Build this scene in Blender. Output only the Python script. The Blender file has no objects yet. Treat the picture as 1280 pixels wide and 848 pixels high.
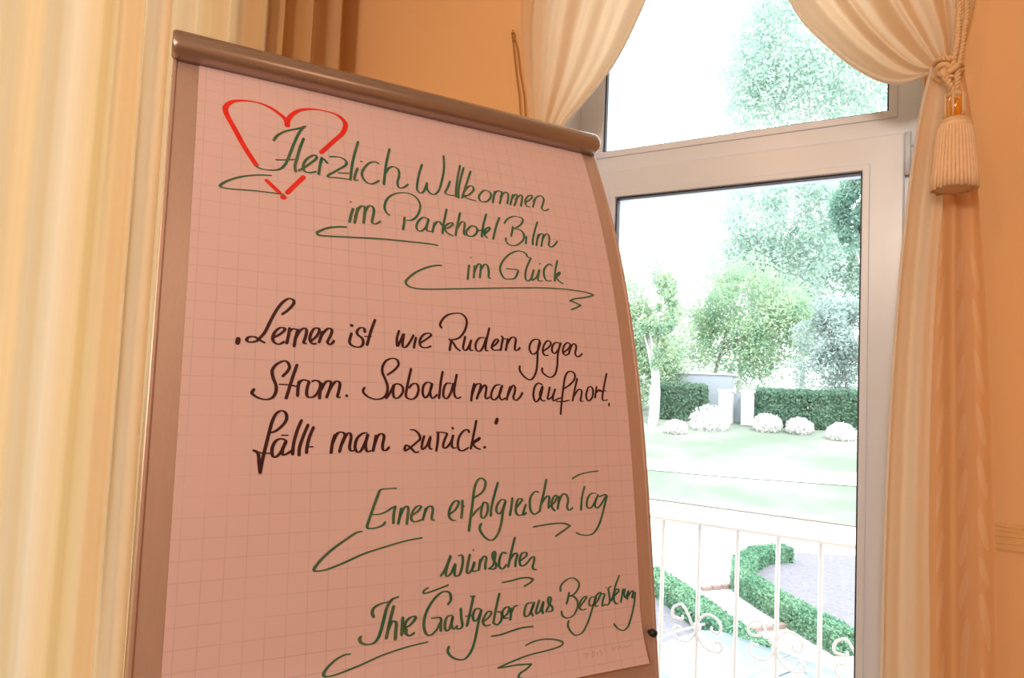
import bpy, bmesh, math, random
from mathutils import Vector, Matrix
R = math.radians
random.seed(7)
sc = bpy.context.scene
COL = sc.collection

# ------------------------------------------------------------------ camera
EYE = Vector((0, 0, 1.45))
FPX = 850.0
# rows: world X, Y, Z expressed in camera axes (right, down, forward)
MR = ((0.85639, 0.0079, -0.51626), (0.51443, 0.07265, 0.85445), (0.04425, -0.99733, 0.05815))
cam_d = bpy.data.cameras.new('camera'); cam = bpy.data.objects.new('camera', cam_d); COL.objects.link(cam)
cam_d.sensor_fit = 'HORIZONTAL'; cam_d.sensor_width = 36.0; cam_d.lens = 36.0 * FPX / 1280.0
cam_d.clip_start = 0.02; cam_d.clip_end = 800
mw = Matrix(((MR[0][0], -MR[0][1], -MR[0][2], 0), (MR[1][0], -MR[1][1], -MR[1][2], 0), (MR[2][0], -MR[2][1], -MR[2][2], EYE.z), (0, 0, 0, 1)))
cam.matrix_world = mw
sc.camera = cam

# ------------------------------------------------------------------ sky, sun, lamps, exposure
wd = bpy.data.worlds.new('sky'); sc.world = wd; wd.use_nodes = True
bgn = wd.node_tree.nodes['Background']
bgn.inputs[0].default_value = (0.93, 0.97, 1.0, 1); bgn.inputs[1].default_value = 3.6
sun_d = bpy.data.lights.new('sun', 'SUN'); sun_d.energy = 3.0; sun_d.angle = R(1.5); sun_d.color = (1, 0.96, 0.88)
sun = bpy.data.objects.new('sun', sun_d); COL.objects.link(sun)
sun.rotation_euler = Vector((-0.55, 0.75, -1.05)).to_track_quat('-Z', 'Y').to_euler()

def area(name, loc, target, size, power, color):
    d = bpy.data.lights.new(name, 'AREA'); d.shape = 'DISK'; d.size = size; d.energy = power; d.color = color
    o = bpy.data.objects.new(name, d); COL.objects.link(o); o.location = loc
    o.rotation_euler = (Vector(target) - Vector(loc)).to_track_quat('-Z', 'Y').to_euler()
    return o
WARM = (1.0, 0.66, 0.45)
area('ceiling_lamp_light', (1.1, -2.2, 2.95), (-0.5, 0.8, 1.5), 0.6, 14, WARM)
area('fill_light_back', (0.1, -3.2, 2.75), (-0.7, 1.6, 1.7), 0.7, 66, (1.0, 0.83, 0.68))  # added neutral fill to brighten the window wall and frame, not a room lamp
area('ceiling_lamp_light_side', (0.95, 0.0, 3.15), (0.3, 0.8, 0), 0.5, 3, WARM)
area('ceiling_lamp_light_left', (-0.9, -1.6, 3.15), (-1.5, 1.3, 2.4), 0.3, 9, (1.0, 0.58, 0.32))

sc.view_settings.view_transform = 'Standard'; sc.view_settings.look = 'None'
sc.view_settings.exposure = 0.06; sc.view_settings.gamma = 1.0; sc.view_settings.use_curve_mapping = False

# ------------------------------------------------------------------ measuring helpers
def wray(x, y):
    v = (x - 640.0, y - 424.0, FPX)
    return Vector([r[0] * v[0] + r[1] * v[1] + r[2] * v[2] for r in MR])
def onY(x, y, Y): d = wray(x, y); return EYE + d * (Y / d.y)
def onX(x, y, X): d = wray(x, y); return EYE + d * (X / d.x)
def onZ(x, y, Z): d = wray(x, y); return EYE + d * ((Z - EYE.z) / d.z)

# ------------------------------------------------------------------ materials
MATS = {}
class NT:
    def __init__(s, name):
        s.m = bpy.data.materials.new(name); s.m.use_nodes = True; s.t = s.m.node_tree
        s.t.nodes.clear(); s.out = s.n('ShaderNodeOutputMaterial')
    def n(s, typ, **kw):
        nd = s.t.nodes.new(typ)
        for k, v in kw.items(): setattr(nd, k, v)
        return nd
    def l(s, a, b): s.t.links.new(a, b)
    def setv(s, sock, v):
        if isinstance(v, bpy.types.NodeSocket): s.l(v, sock)
        else: sock.default_value = v
    def math(s, op, a, b=None, c=None):
        nd = s.n('ShaderNodeMath', operation=op); s.setv(nd.inputs[0], a)
        if b is not None: s.setv(nd.inputs[1], b)
        if c is not None: s.setv(nd.inputs[2], c)
        return nd.outputs[0]
    def mix(s, f, a, b):
        nd = s.n('ShaderNodeMix', data_type='RGBA'); s.setv(nd.inputs[0], f); s.setv(nd.inputs[6], a); s.setv(nd.inputs[7], b)
        return nd.outputs[2]
    def noise(s, scale, detail=3, rough=.55, vec=None, obj=True):
        nd = s.n('ShaderNodeTexNoise'); nd.inputs['Scale'].default_value = scale
        nd.inputs['Detail'].default_value = detail; nd.inputs['Roughness'].default_value = rough
        if vec is None:
            tc = s.n('ShaderNodeTexCoord'); vec = tc.outputs['Object' if obj else 'UV']
        s.l(vec, nd.inputs['Vector']); return nd.outputs[0]
    def ramp(s, f, a, b):
        nd = s.n('ShaderNodeMapRange'); s.setv(nd.inputs[0], f); nd.inputs[1].default_value = a; nd.inputs[2].default_value = b
        return nd.outputs[0]
    def bump(s, h, strength, dist=.002):
        nd = s.n('ShaderNodeBump'); nd.inputs['Strength'].default_value = strength; nd.inputs['Distance'].default_value = dist
        s.l(h, nd.inputs['Height']); return nd.outputs[0]
    def bsdf(s, col, rough=.6, metal=0., spec=.5, normal=None, **kw):
        b = s.n('ShaderNodeBsdfPrincipled'); s.setv(b.inputs['Base Color'], col); s.setv(b.inputs['Roughness'], rough)
        b.inputs['Metallic'].default_value = metal; b.inputs['Specular IOR Level'].default_value = spec
        for k, v in kw.items(): b.inputs[k].default_value = v
        if normal is not None: s.l(normal, b.inputs['Normal'])
        return b.outputs[0]
    def done(s, sh): s.l(sh, s.out.inputs[0]); MATS[s.m.name] = s.m; return s.m
def c4(c): return (c[0], c[1], c[2], 1)

def plain(name, col, rough=.6, metal=0., var=.12, scale=6., bump=.1, spec=.5, bscale=60.):
    t = NT(name); f = t.noise(scale, 4)
    col2 = tuple(max(0, x * (1 - var)) for x in col)
    c = t.mix(f, c4(col), c4(col2))
    nb = t.bump(t.noise(bscale, 3), bump) if bump else None
    return t.done(t.bsdf(c, rough, metal, spec, nb))

def cloth(name, col, trans, weave=900., var=.1, emb=False, sheer=0.0, stripe=None):
    t = NT(name); tc = t.n('ShaderNodeTexCoord')
    f = t.noise(3., 4, vec=tc.outputs['Object'])
    c = t.mix(f, c4(col), c4(tuple(x * (1 - var) for x in col)))
    sep = t.n('ShaderNodeSeparateXYZ'); t.l(tc.outputs['UV'], sep.inputs[0])
    u, v = sep.outputs[0], sep.outputs[1]
    if stripe:      # uneven bands of a second tone running down the cloth
        mp = t.n('ShaderNodeMapping'); mp.inputs['Scale'].default_value = (14., .0, .0); t.l(tc.outputs['UV'], mp.inputs[0])
        c = t.mix(t.ramp(t.noise(1., 4, .6, vec=mp.outputs[0]), .36, .64), c, c4(stripe))
    # woven thread relief
    wv = t.math('ADD', t.math('SINE', t.math('MULTIPLY', u, weave)), t.math('SINE', t.math('MULTIPLY', v, weave * 1.1)))
    nb = t.bump(wv, .12, .0006)
    if emb:
        # pale embroidered leaves: slanted ellipses repeated up the fabric in two rows
        tot = None
        for (u0, sc_, slant, ph, wid) in ((.60, 16., .10, .0, .05), (.86, 17., -.11, .4, .045), (.30, 14., .10, .7, .03)):
            fv = t.math('SUBTRACT', t.math('FRACT', t.math('ADD', t.math('MULTIPLY', v, sc_), ph)), .5)
            du = t.math('SUBTRACT', t.math('SUBTRACT', u, u0), t.math('MULTIPLY', fv, slant))
            e = t.math('ADD', t.math('POWER', t.math('DIVIDE', t.math('ABSOLUTE', du), wid), 2.), t.math('POWER', t.math('DIVIDE', t.math('ABSOLUTE', fv), .42), 2.))
            m = t.math('LESS_THAN', e, 1.)
            tot = m if tot is None else t.math('MAXIMUM', tot, m)
        low = t.math('LESS_THAN', v, .62)
        tot = t.math('MULTIPLY', t.math('MULTIPLY', tot, low), .33)
        c = t.mix(tot, c, (.95, .80, .62, 1))
    d = t.bsdf(c, .85, 0, .2, nb)
    tr = t.n('ShaderNodeBsdfTranslucent'); t.l(c, tr.inputs[0])
    mx = t.n('ShaderNodeMixShader'); mx.inputs[0].default_value = trans; t.l(d, mx.inputs[1]); t.l(tr.outputs[0], mx.inputs[2])
    res = mx.outputs[0]
    if sheer:
        tp = t.n('ShaderNodeBsdfTransparent'); m2 = t.n('ShaderNodeMixShader'); m2.inputs[0].default_value = sheer
        t.l(res, m2.inputs[1]); t.l(tp.outputs[0], m2.inputs[2]); res = m2.outputs[0]
    return t.done(res)

# paper with a printed grid (UV in metres)
t = NT('grid_paper'); tc = t.n('ShaderNodeTexCoord'); sep = t.n('ShaderNodeSeparateXYZ'); t.l(tc.outputs['UV'], sep.inputs[0])
def gl(t, s, o, p):
    fr = t.math('FRACT', t.math('DIVIDE', t.math('SUBTRACT', s, o - p * .5), p))
    d = t.math('MULTIPLY', t.math('ABSOLUTE', t.math('SUBTRACT', fr, .5)), p)
    return t.math('LESS_THAN', d, .00055)
g = t.math('MAXIMUM', gl(t, sep.outputs[0], .0437, .0248), gl(t, sep.outputs[1], .6088, .0244))
g = t.math('MULTIPLY', g, t.ramp(t.noise(9., 3), .25, .6)); g = t.math('MULTIPLY', g, .48)
pc = t.mix(t.noise(4., 3), (.74, .575, .60, 1), (.71, .55, .57, 1))
pc = t.mix(g, pc, (.42, .33, .40, 1))
t.done(t.bsdf(pc, .42, 0, .35, t.bump(t.noise(2.2, 2), .25, .01)))
def ink(name, a, b):
    t = NT(name); f = t.ramp(t.noise(38., 2), .35, .7); return t.done(t.bsdf(t.mix(f, c4(a), c4(b)), .5, 0, .4))
ink('ink_R', (.83, .035, .02), (.72, .02, .015)); ink('ink_G', (.02, .145, .085), (.10, .17, .09))
ink('ink_K', (.035, .008, .012), (.06, .015, .018)); ink('ink_S', (.45, .33, .38), (.5, .38, .42))

# brushed grey-brown metal of the flipchart
t = NT('board_metal'); tc = t.n('ShaderNodeTexCoord'); mp = t.n('ShaderNodeMapping'); mp.inputs['Scale'].default_value = (260, 260, 2.)
t.l(tc.outputs['Object'], mp.inputs[0]); nz = t.noise(1., 3, vec=mp.outputs[0])
t.done(t.bsdf(t.mix(nz, (.62, .48, .42, 1), (.54, .41, .36, 1)), .40, .45, .5, t.bump(nz, .05, .0004)))
plain('rail_metal', (.42, .33, .28), .27, .7, .1, 30., .03)
plain('dark_steel', (.12, .09, .08), .4, .7); plain('black_plastic', (.012, .01, .01), .35)
plain('plaster', (.80, .50, .25), .8, 0, .07, 2.2, .25, .2, 90.)
plain('ceiling_paint', (.85, .80, .70), .9, 0, .04, 2., .1); plain('frieze_relief', (.74, .46, .20), .6, 0, .1, 20., .1)
plain('reveal_paint', (.78, .86, .95), .6, 0, .03, 3., .02); plain('white_pvc', (.71, .81, .97), .28, 0, .03, 3., .02); plain('gasket', (.03, .03, .04), .5)
plain('parquet', (.30, .16, .075), .35, 0, .3, 8., .1); plain('brass', (.75, .5, .18), .3, .9)
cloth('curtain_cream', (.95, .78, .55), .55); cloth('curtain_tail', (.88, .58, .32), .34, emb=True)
cloth('curtain_left', (.76, .50, .21), .46, 700., .08, stripe=(.80, .64, .43)); cloth('hem_cloth', (.97, .93, .85), .55)
plain('cord_silk', (.84, .58, .32), .55, 0, .25, 60., .2); plain('fringe_silk', (.92, .66, .42), .6, 0, .22, 90., .3)
plain('cord_brown', (.45, .22, .07), .6, 0, .2, 50., .2)
t = NT('amber_glass'); t.done(t.bsdf((.95, .42, .02, 1), .08, 0, .6, None, **{'Transmission Weight': .55, 'IOR': 1.5}))
t = NT('window_glass'); tp = t.n('ShaderNodeBsdfTransparent'); tp.inputs[0].default_value = (.97, .985, .98, 1)
gsy = t.n('ShaderNodeBsdfGlossy'); gsy.inputs['Roughness'].default_value = .01; lw = t.n('ShaderNodeFresnel'); lw.inputs[0].default_value = 1.35
mx = t.n('ShaderNodeMixShader'); t.l(lw.outputs[0], mx.inputs[0]); t.l(tp.outputs[0], mx.inputs[1]); t.l(gsy.outputs[0], mx.inputs[2]); t.done(mx.outputs[0])
plain('white_iron', (.76, .86, .98), .4, 0, .05); plain('concrete', (.62, .60, .60), .8, 0, .15, 3.)
def leafmat(name, a, b, tr=.5):
    t = NT(name); c = t.mix(t.ramp(t.noise(.9, 3), .35, .65), c4(a), c4(b))
    d = t.bsdf(c, .6, 0, .3); l_ = t.n('ShaderNodeBsdfTranslucent'); t.l(c, l_.inputs[0])
    mx = t.n('ShaderNodeMixShader'); mx.inputs[0].default_value = tr; t.l(d, mx.inputs[1]); t.l(l_.outputs[0], mx.inputs[2]); return t.done(mx.outputs[0])
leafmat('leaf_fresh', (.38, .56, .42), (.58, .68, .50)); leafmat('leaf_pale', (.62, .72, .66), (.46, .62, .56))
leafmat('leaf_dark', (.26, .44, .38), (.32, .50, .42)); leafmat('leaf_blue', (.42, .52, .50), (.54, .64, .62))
leafmat('leaf_box', (.13, .30, .20), (.24, .42, .28), .25); leafmat('leaf_hedge', (.16, .30, .22), (.22, .36, .27)); leafmat('blossom', (.9, .88, .86), (.8, .8, .8))
plain('bark', (.36, .31, .28), .9, 0, .3, 5., .4); plain('pale_bark', (.75, .72, .70), .9, 0, .2, 5., .3)
t = NT('lawn_grass'); f = t.ramp(t.noise(.16, 4, .6), .38, .62); t.done(t.bsdf(t.mix(f, (.20, .25, .20, 1), (.31, .335, .305, 1)), .9, 0, .1))
plain('court_gravel', (.66, .60, .60), .9, 0, .08, 1.5, .2); plain('path_stone', (.68, .63, .62), .85, 0, .08, 2.5, .1)
t = NT('bed_gravel'); f = t.ramp(t.noise(9., 6, .7), .3, .7); t.done(t.bsdf(t.mix(f, (.19, .18, .215, 1), (.28, .275, .31, 1)), .95, 0, .1, t.bump(t.noise(30., 3), .4, .03)))
plain('kerb_brick', (.33, .24, .22), .85, 0, .2, 8., .3); plain('pale_brick', (.62, .50, .49), .85, 0, .15, 8., .3)
plain('gate_plaster', (.72, .70, .68), .85, 0, .1, 3.); plain('slate_wall', (.36, .40, .46), .85, 0, .15, 2.)
plain('car_paint', (.30, .36, .52), .2, .2, .03, 2., 0); plain('car_glass', (.22, .28, .42), .05, 0, .05, 2., 0, .8); plain('tyre', (.02, .02, .02), .8)
plain('car_chrome', (.7, .72, .75), .15, .9, .05, 3., 0)

# ------------------------------------------------------------------ object helpers
def tag(o, label=None, cat=None, group=None, kind=None):
    if label: o['label'] = label
    if cat: o['category'] = cat
    if group: o['group'] = group
    if kind: o['kind'] = kind
    return o
def empty(name, loc, label, cat, group=None):
    o = bpy.data.objects.new(name, None); COL.objects.link(o); o.location = loc; o.empty_display_size = .05
    return tag(o, label, cat, group)
def link(name, me, mat, parent=None, smooth=True):
    if mat: me.materials.append(MATS[mat])
    if smooth:
        me.polygons.foreach_set('use_smooth', [True] * len(me.polygons))
    o = bpy.data.objects.new(name, me); COL.objects.link(o)
    if parent is not None:
        o.parent = parent; o.matrix_parent_inverse = Matrix.Translation(-Vector(parent.location))
    return o
def pym(name, vs, fs, mat, parent=None, smooth=False, uvs=None):
    me = bpy.data.meshes.new(name); me.from_pydata([tuple(v) for v in vs], [], fs); me.update()
    if uvs is not None:
        ul = me.uv_layers.new(name='UVMap')
        for lp in me.loops: ul.data[lp.index].uv = uvs[lp.vertex_index]
    return link(name, me, mat, parent, smooth)
class MB:
    def __init__(s): s.v = []; s.f = []
    def box(s, x0, x1, y0, y1, z0, z1):
        b = len(s.v); s.v += [(x, y, z) for x in (x0, x1) for y in (y0, y1) for z in (z0, z1)]
        s.f += [tuple(b + i for i in q) for q in ((0, 1, 3, 2), (4, 6, 7, 5), (0, 4, 5, 1), (2, 3, 7, 6), (0, 2, 6, 4), (1, 5, 7, 3))]; return s
    def obox(s, c, ax, ay, az):   # oriented box with half axes
        b = len(s.v); c = Vector(c)
        s.v += [tuple(c + ax * i + ay * j + az * k) for i in (-1, 1) for j in (-1, 1) for k in (-1, 1)]
        s.f += [tuple(b + i for i in q) for q in ((0, 1, 3, 2), (4, 6, 7, 5), (0, 4, 5, 1), (2, 3, 7, 6), (0, 2, 6, 4), (1, 5, 7, 3))]; return s
    def tube(s, pts, r, seg=8, cap=True):
        pts = [Vector(p) for p in pts]; n = len(pts); rr = r if isinstance(r, (list, tuple)) else [r] * n
        b0 = len(s.v); prev = None
        for i, p in enumerate(pts):
            tg = (pts[min(i + 1, n - 1)] - pts[max(i - 1, 0)]).normalized()
            if prev is None:
                up = Vector((0, 0, 1)) if abs(tg.z) < .9 else Vector((1, 0, 0)); nx = tg.cross(up).normalized()
            else: nx = (prev - tg * prev.dot(tg)).normalized()
            prev = nx; ny = tg.cross(nx)
            for k in range(seg):
                a = 2 * math.pi * k / seg; s.v.append(tuple(p + (nx * math.cos(a) + ny * math.sin(a)) * rr[i]))
        for i in range(n - 1):
            for k in range(seg):
                k2 = (k + 1) % seg; a = b0 + i * seg
                s.f.append((a + k, a + k2, a + seg + k2, a + seg + k))
        if cap:
            s.f.append(tuple(b0 + k for k in range(seg))[::-1]); s.f.append(tuple(b0 + (n - 1) * seg + k for k in range(seg)))
        return s
    def lathe(s, c, prof, seg=24, ax=None):
        b0 = len(s.v); c = Vector(c); n = len(prof)
        for (r, z) in prof:
            for k in range(seg):
                a = 2 * math.pi * k / seg; s.v.append((c.x + r * math.cos(a), c.y + r * math.sin(a), c.z + z))
        for i in range(n - 1):
            for k in range(seg):
                k2 = (k + 1) % seg; a = b0 + i * seg; s.f.append((a + k, a + k2, a + seg + k2, a + seg + k))
        return s
    def grid(s, P):  # P[i][j]
        b0 = len(s.v); n = len(P); m = len(P[0])
        for row in P: s.v += [tuple(p) for p in row]
        for i in range(n - 1):
            for j in range(m - 1):
                a = b0 + i * m + j; s.f.append((a, a + 1, a + m + 1, a + m))
        return s
    def build(s, name, mat, parent=None, smooth=False, bevel=0):
        o = pym(name, s.v, s.f, mat, parent, smooth)
        if bevel:
            md = o.modifiers.new('bevel', 'BEVEL'); md.width = bevel; md.segments = 2; md.limit_method = 'ANGLE'
        return o
def cr(pts, n=5):
    """Catmull-Rom through tuples"""
    if len(pts) < 3 and len(pts[0]) and len(pts) == 2:
        a, b = pts; return [tuple(a[k] + (b[k] - a[k]) * i / 3. for k in range(len(a))) for i in range(4)]
    out = []; P = [pts[0]] + list(pts) + [pts[-1]]
    for i in range(1, len(P) - 2):
        for j in range(n):
            t_ = j / n; q = []
            for k in range(len(P[0])):
                a, b, c, d = P[i - 1][k], P[i][k], P[i + 1][k], P[i + 2][k]
                q.append(.5 * (2 * b + (c - a) * t_ + (2 * a - 5 * b + 4 * c - d) * t_ * t_ + (3 * b - 3 * c + d - a) * t_ ** 3))
            out.append(tuple(q))
    out.append(tuple(pts[-1])); return out
def lerp(a, b, t_): return a + (b - a) * t_
def interp(pts, t_):
    """pts sampled uniformly 0..1"""
    f_ = t_ * (len(pts) - 1); i = min(int(f_), len(pts) - 2); f_ -= i
    return Vector([lerp(pts[i][k], pts[i + 1][k], f_) for k in range(len(pts[0]))])

def fixn0(o):
    bm = bmesh.new(); bm.from_mesh(o.data); bmesh.ops.recalc_face_normals(bm, faces=bm.faces); bm.to_mesh(o.data); bm.free(); return o
# ================================================================== ROOM SHELL
YW = 1.69            # room face of the window wall
YF = 1.795           # front of the window frame
XL, XR, YB, ZC = -1.80, 3.2, -3.6, 3.30
OL, OR_, OT = -0.88, 0.0, 3.0      # opening of the garden window
w = MB(); w.box(XL - .3, OL, YW, YW + .35, -.1, ZC); w.box(OR_, XR + .3, YW, YW + .35, -.1, ZC); w.box(OL, OR_, YW, YW + .35, OT, ZC)
w.box(OL, OR_, YW, YW + .35, -.1, 0.0)
tag(w.build('wall_window', 'plaster'), 'apricot plastered wall around the tall garden window', kind='structure')
w = MB(); SY0, SY1, SZ0, SZ1 = -1.3, 1.28, .25, 2.9      # window behind the long curtain
w.box(XL - .3, XL, YB, SY0, 0, ZC); w.box(XL - .3, XL, SY1, YW, 0, ZC); w.box(XL - .3, XL, SY0, SY1, 0, SZ0); w.box(XL - .3, XL, SY0, SY1, SZ1, ZC)
tag(w.build('wall_left', 'plaster'), 'apricot wall behind the long left curtain', kind='structure')
tag(MB().box(XR, XR + .3, YB, YW, 0, ZC).build('wall_right', 'plaster'), kind='structure')
tag(MB().box(XL - .3, XR + .3, YB - .3, YB, 0, ZC).build('wall_back', 'plaster'), kind='structure')
tag(MB().box(XL - .3, XR + .3, YB - .3, YW + .35, ZC, ZC + .2).build('ceiling', 'ceiling_paint'), kind='structure')
tag(MB().box(XL - .3, XR + .3, YB - .3, YW, -.1, 0).build('floor', 'parquet'), kind='structure')
bb = MB().box(XL, OL, YW - .018, YW, 0, .10).box(OR_, XR, YW - .018, YW, 0, .10)
tag(bb.build('baseboard_window', 'white_pvc', bevel=.004), kind='structure')
# relief frieze band on the wall
fz = MB()
zb0, zb1 = onY(1262, 690, YW).z, onY(1262, 655, YW).z
fz.box(OR_, XR, YW - .003, YW, zb0, zb1)
for k in range(5):
    z0 = lerp(zb0, zb1, (k + .5) / 5); P = []
    xs = [OR_ + .02 * i for i in range(int((1.6 - OR_) / .02))]
    fz.tube([(x, YW - .0025, z0 + .0022 * math.sin(x * 26 + k * 1.7)) for x in xs], .0016, 4)
tag(fz.build('trim_1', 'frieze_relief', smooth=False), 'narrow relief band of wavy lines across the wall right of the curtain', kind='structure')

# ================================================================== WINDOWS
def mring(x0, x1, z0, z1, w_, ya, yb, wb=None):
    m = MB(); a = (x0, x1, z0, z1)
    if not isinstance(w_, tuple): w_ = (w_,) * 4      # left, right, bottom, top
    O_ = [(x0, z0), (x1, z0), (x1, z1), (x0, z1)]; I_ = [(x0 + w_[0], z0 + w_[2]), (x1 - w_[1], z0 + w_[2]), (x1 - w_[1], z1 - w_[3]), (x0 + w_[0], z1 - w_[3])]
    for (x, z) in O_ + I_: m.v += [(x, ya, z), (x, yb, z)]
    for i in range(4):
        j = (i + 1) % 4; o0, o1, i0, i1 = 2 * i, 2 * j, 8 + 2 * i, 8 + 2 * j
        m.f += [(o0, o1, i1, i0), (o0 + 1, i0 + 1, i1 + 1, o1 + 1), (o0, o0 + 1, o1 + 1, o1), (i0, i1, i1 + 1, i0 + 1)]
    return m
def ring(x0, x1, z0, z1, w_, ya, yb): return mring(x0, x1, z0, z1, w_, ya, yb)
win = empty('window_1', (-.44, YF, 0), 'tall white window with a fixed upper pane above a hinged glazed sash', None); win['kind'] = 'structure'
GL, GR, GB, GT = -.804, -.071, 2.121, 2.90   # upper pane
SL, SR, ST, SB = -.753, -.124, 1.980, .16    # sash pane
fr = MB(); y0, y1 = YF, YF + .07
fr = mring(OL, OR_, 2.03, OT, (GL - OL, OR_ - GR, GB - 2.03, OT - GT), y0, y1); fixn0(fr.build('window_frame', 'white_pvc', win, bevel=.005))
fr = mring(OL, OR_, 0, 2.03, (GL - OL, OR_ - GR, .05, .012), y0, y1); fixn0(fr.build('window_frame', 'white_pvc', win, bevel=.005))
sa = MB(); y0, y1 = YF - .012, YF + .055
sa = mring(-.838, -.037, .03, 2.062, (SL + .838, -.037 - SR, SB - .03, 2.062 - ST), y0, y1)
sash = fixn0(sa.build('sash', 'white_pvc', win, bevel=.005))
ring(GL, GR, GB, GT, .004, YF + .006, YF + .02).build('gasket', 'gasket', win)
ring(SL, SR, SB, ST, .004, YF - .006, YF + .012).build('gasket', 'gasket', win)
b = ring(GL - .018, GR + .018, GB - .018, GT + .018, .018, YF - .004, YF + .004); fixn0(b.build('glazing_bead', 'white_pvc', win, bevel=.002))
b = ring(SL - .016, SR + .016, SB - .016, ST + .016, .016, YF - .017, YF - .008); fixn0(b.build('glazing_bead', 'white_pvc', win, bevel=.002))
MB().box(GL, GR, YF + .022, YF + .028, GB, GT).build('pane', 'window_glass', win)
MB().box(SL, SR, YF + .022, YF + .028, SB, ST).build('pane', 'window_glass', win)
for z in (2.01, 1.1, .2):
    MB().tube([(-.031, YF - .012, z - .05), (-.031, YF - .012, z + .05)], .007, 10).build('hinge', 'white_pvc', win, True)
h_ = MB().box(-.797, -.777, YF - .022, YF - .012, 1.0, 1.12); h_.tube([(-.787, YF - .02, 1.09), (-.787, YF - .055, 1.09), (-.787, YF - .06, 1.07), (-.787, YF - .06, .98)], .008, 8)
h_.build('window_handle', 'white_pvc', win, True)
for (a, b_, z0, z1, nm) in ((OL, OL + .004, 0, OT, 'trim_2'), (OR_ - .004, OR_, 0, OT, 'trim_3'), (OL, OR_, OT - .004, OT, 'trim_4')):
    tag(MB().box(a, b_, YW + .001, YF, z0, z1).build(nm, 'reveal_paint'), kind='structure')
# window behind the long curtain
w2 = empty('window_2', (XL, (SY0 + SY1) / 2, 0), 'wide window glowing behind the long left curtain', None); w2['kind'] = 'structure'
f2 = MB(); xa, xb = XL - .2, XL - .13; ym = (SY0 + SY1) / 2
for (a, b_) in ((SY0, SY0 + .07), (ym - .05, ym + .05), (SY1 - .07, SY1)): f2.box(xa, xb, a, b_, SZ0, SZ1)
f2.box(xa, xb, SY0, SY1, SZ0, SZ0 + .07); f2.box(xa, xb, SY0, SY1, SZ1 - .07, SZ1); f2.build('window_frame', 'white_pvc', w2, bevel=.004)
MB().box(XL - .17, XL - .165, SY0, SY1, SZ0, SZ1).build('pane', 'window_glass', w2)

# ================================================================== CURTAINS
def curtain(name, label, rowsL, rowsR, n, mat, pleats, amp, depth, nt=60, parent=None, seed=1, normal=(0, -1, 0), ph=0., nu=160, sm=5):
    L = cr([tuple(p) for p in rowsL], sm); Rr = cr([tuple(p) for p in rowsR], sm); rnd = random.Random(seed)
    hs = [(rnd.uniform(.4, 1.), rnd.uniform(0, 6.28), k) for k in (pleats * .5, pleats * 1.0, pleats * 1.63, pleats * 2.3)]
    V = []; F = []; UV = []; nv = Vector(normal)
    for i in range(nt + 1):
        t_ = i / nt; a = interp(L, t_); b = interp(Rr, t_)
        am = amp(t_)
        for j in range(nu + 1):
            s_ = j / nu
            s2 = s_ + .012 * math.sin(5 * t_ + seed) * math.sin(math.pi * s_)
            f = 0
            for q, (A, p_, k) in enumerate(hs): f += (1., 1., .45, .25)[q] * A * math.sin(2 * math.pi * k * s2 + p_ + ph + .5 * t_ * (q - 1))
            f /= 1.5
            p = a.lerp(b, s_) + nv * (am * f + depth(t_, s_)); V.append(p); UV.append((s_, 1 - t_))
    for i in range(nt):
        for j in range(nu):
            k = i * (nu + 1) + j; F.append((k, k + 1, k + nu + 2, k + nu + 1))
    return pym(name, V, F, mat, parent, True, UV)
YC = YW - .075
def P2(lst, Y=None): return [onY(x, y, YC if Y is None else Y) for x, y in lst]
# --- left swag (tied back, knot hidden behind the flipchart)
cs = empty('tied_curtain', (-.95, YC, 0), 'cream curtain tied back on the left side of the window behind the flipchart', 'curtain')
top = 2.98
Ls = [Vector((-1.10, YC, top)), onY(648, -40, YC), onY(650, 40, YC), onY(656, 100, YC), onY(664, 165, YC)]
Rs = [Vector((-.28, YC, top)), onY(850, -110, YC), onY(806, 0, YC), onY(764, 85, YC), onY(700, 162, YC)]
tagm = curtain('swag', '', Ls, Rs, 0, 'curtain_cream', 4, lambda t_: .032 * (1 - t_) + .005, lambda t_, s_: .05 * math.sin(math.pi * t_) * math.sin(math.pi * s_) , 70, cs, 3)
Lt = [Vector((-.905, YC, 2.13)), Vector((-.96, YC, 1.9)), Vector((-1.02, YC, 1.3)), Vector((-1.05, YC, .03))]
Rt = [Vector((-.865, YC, 2.13)), Vector((-.84, YC, 1.9)), Vector((-.82, YC, 1.3)), Vector((-.80, YC, .03))]
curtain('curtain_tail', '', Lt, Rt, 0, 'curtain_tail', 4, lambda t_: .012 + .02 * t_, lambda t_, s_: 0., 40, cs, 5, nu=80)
hem = [Vector(interp(cr([tuple(p) for p in Rs], 5), i / 50.)) + Vector((0, -.004, 0)) for i in range(51)]
MB().tube(hem, .0045, 6).build('hem', 'hem_cloth', cs, True)
# --- right swag
ct = empty('tied_curtain', (.03, YC, 0), 'cream curtain with tasselled tieback on the right side of the window', 'curtain')
Ls = [Vector((-.45, YC, top)), onY(945, -120, YC), onY(988, 0, YC), onY(1035, 55, YC), onY(1085, 92, YC), onY(1125, 103, YC), onY(1163, 92, YC)]
Rs = [Vector((.20, YC, top)), onY(1240, -170, YC), onY(1229, -90, YC), onY(1224, -30, YC), onY(1216, 10, YC), onY(1206, 45, YC), onY(1190, 80, YC)]
curtain('swag', '', Ls, Rs, 0, 'curtain_cream', 6, lambda t_: .034 * (1 - t_) + .005, lambda t_, s_: .055 * math.sin(math.pi * min(1, t_ * 1.0)) * math.sin(math.pi * s_), 80, ct, 11, ph=1.2)
hem = [Vector(interp(cr([tuple(p) for p in Ls], 5), i / 60.)) + Vector((0, -.004, 0)) for i in range(61)]
MB().tube(hem, .0045, 6).build('hem', 'hem_cloth', ct, True)
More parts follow.
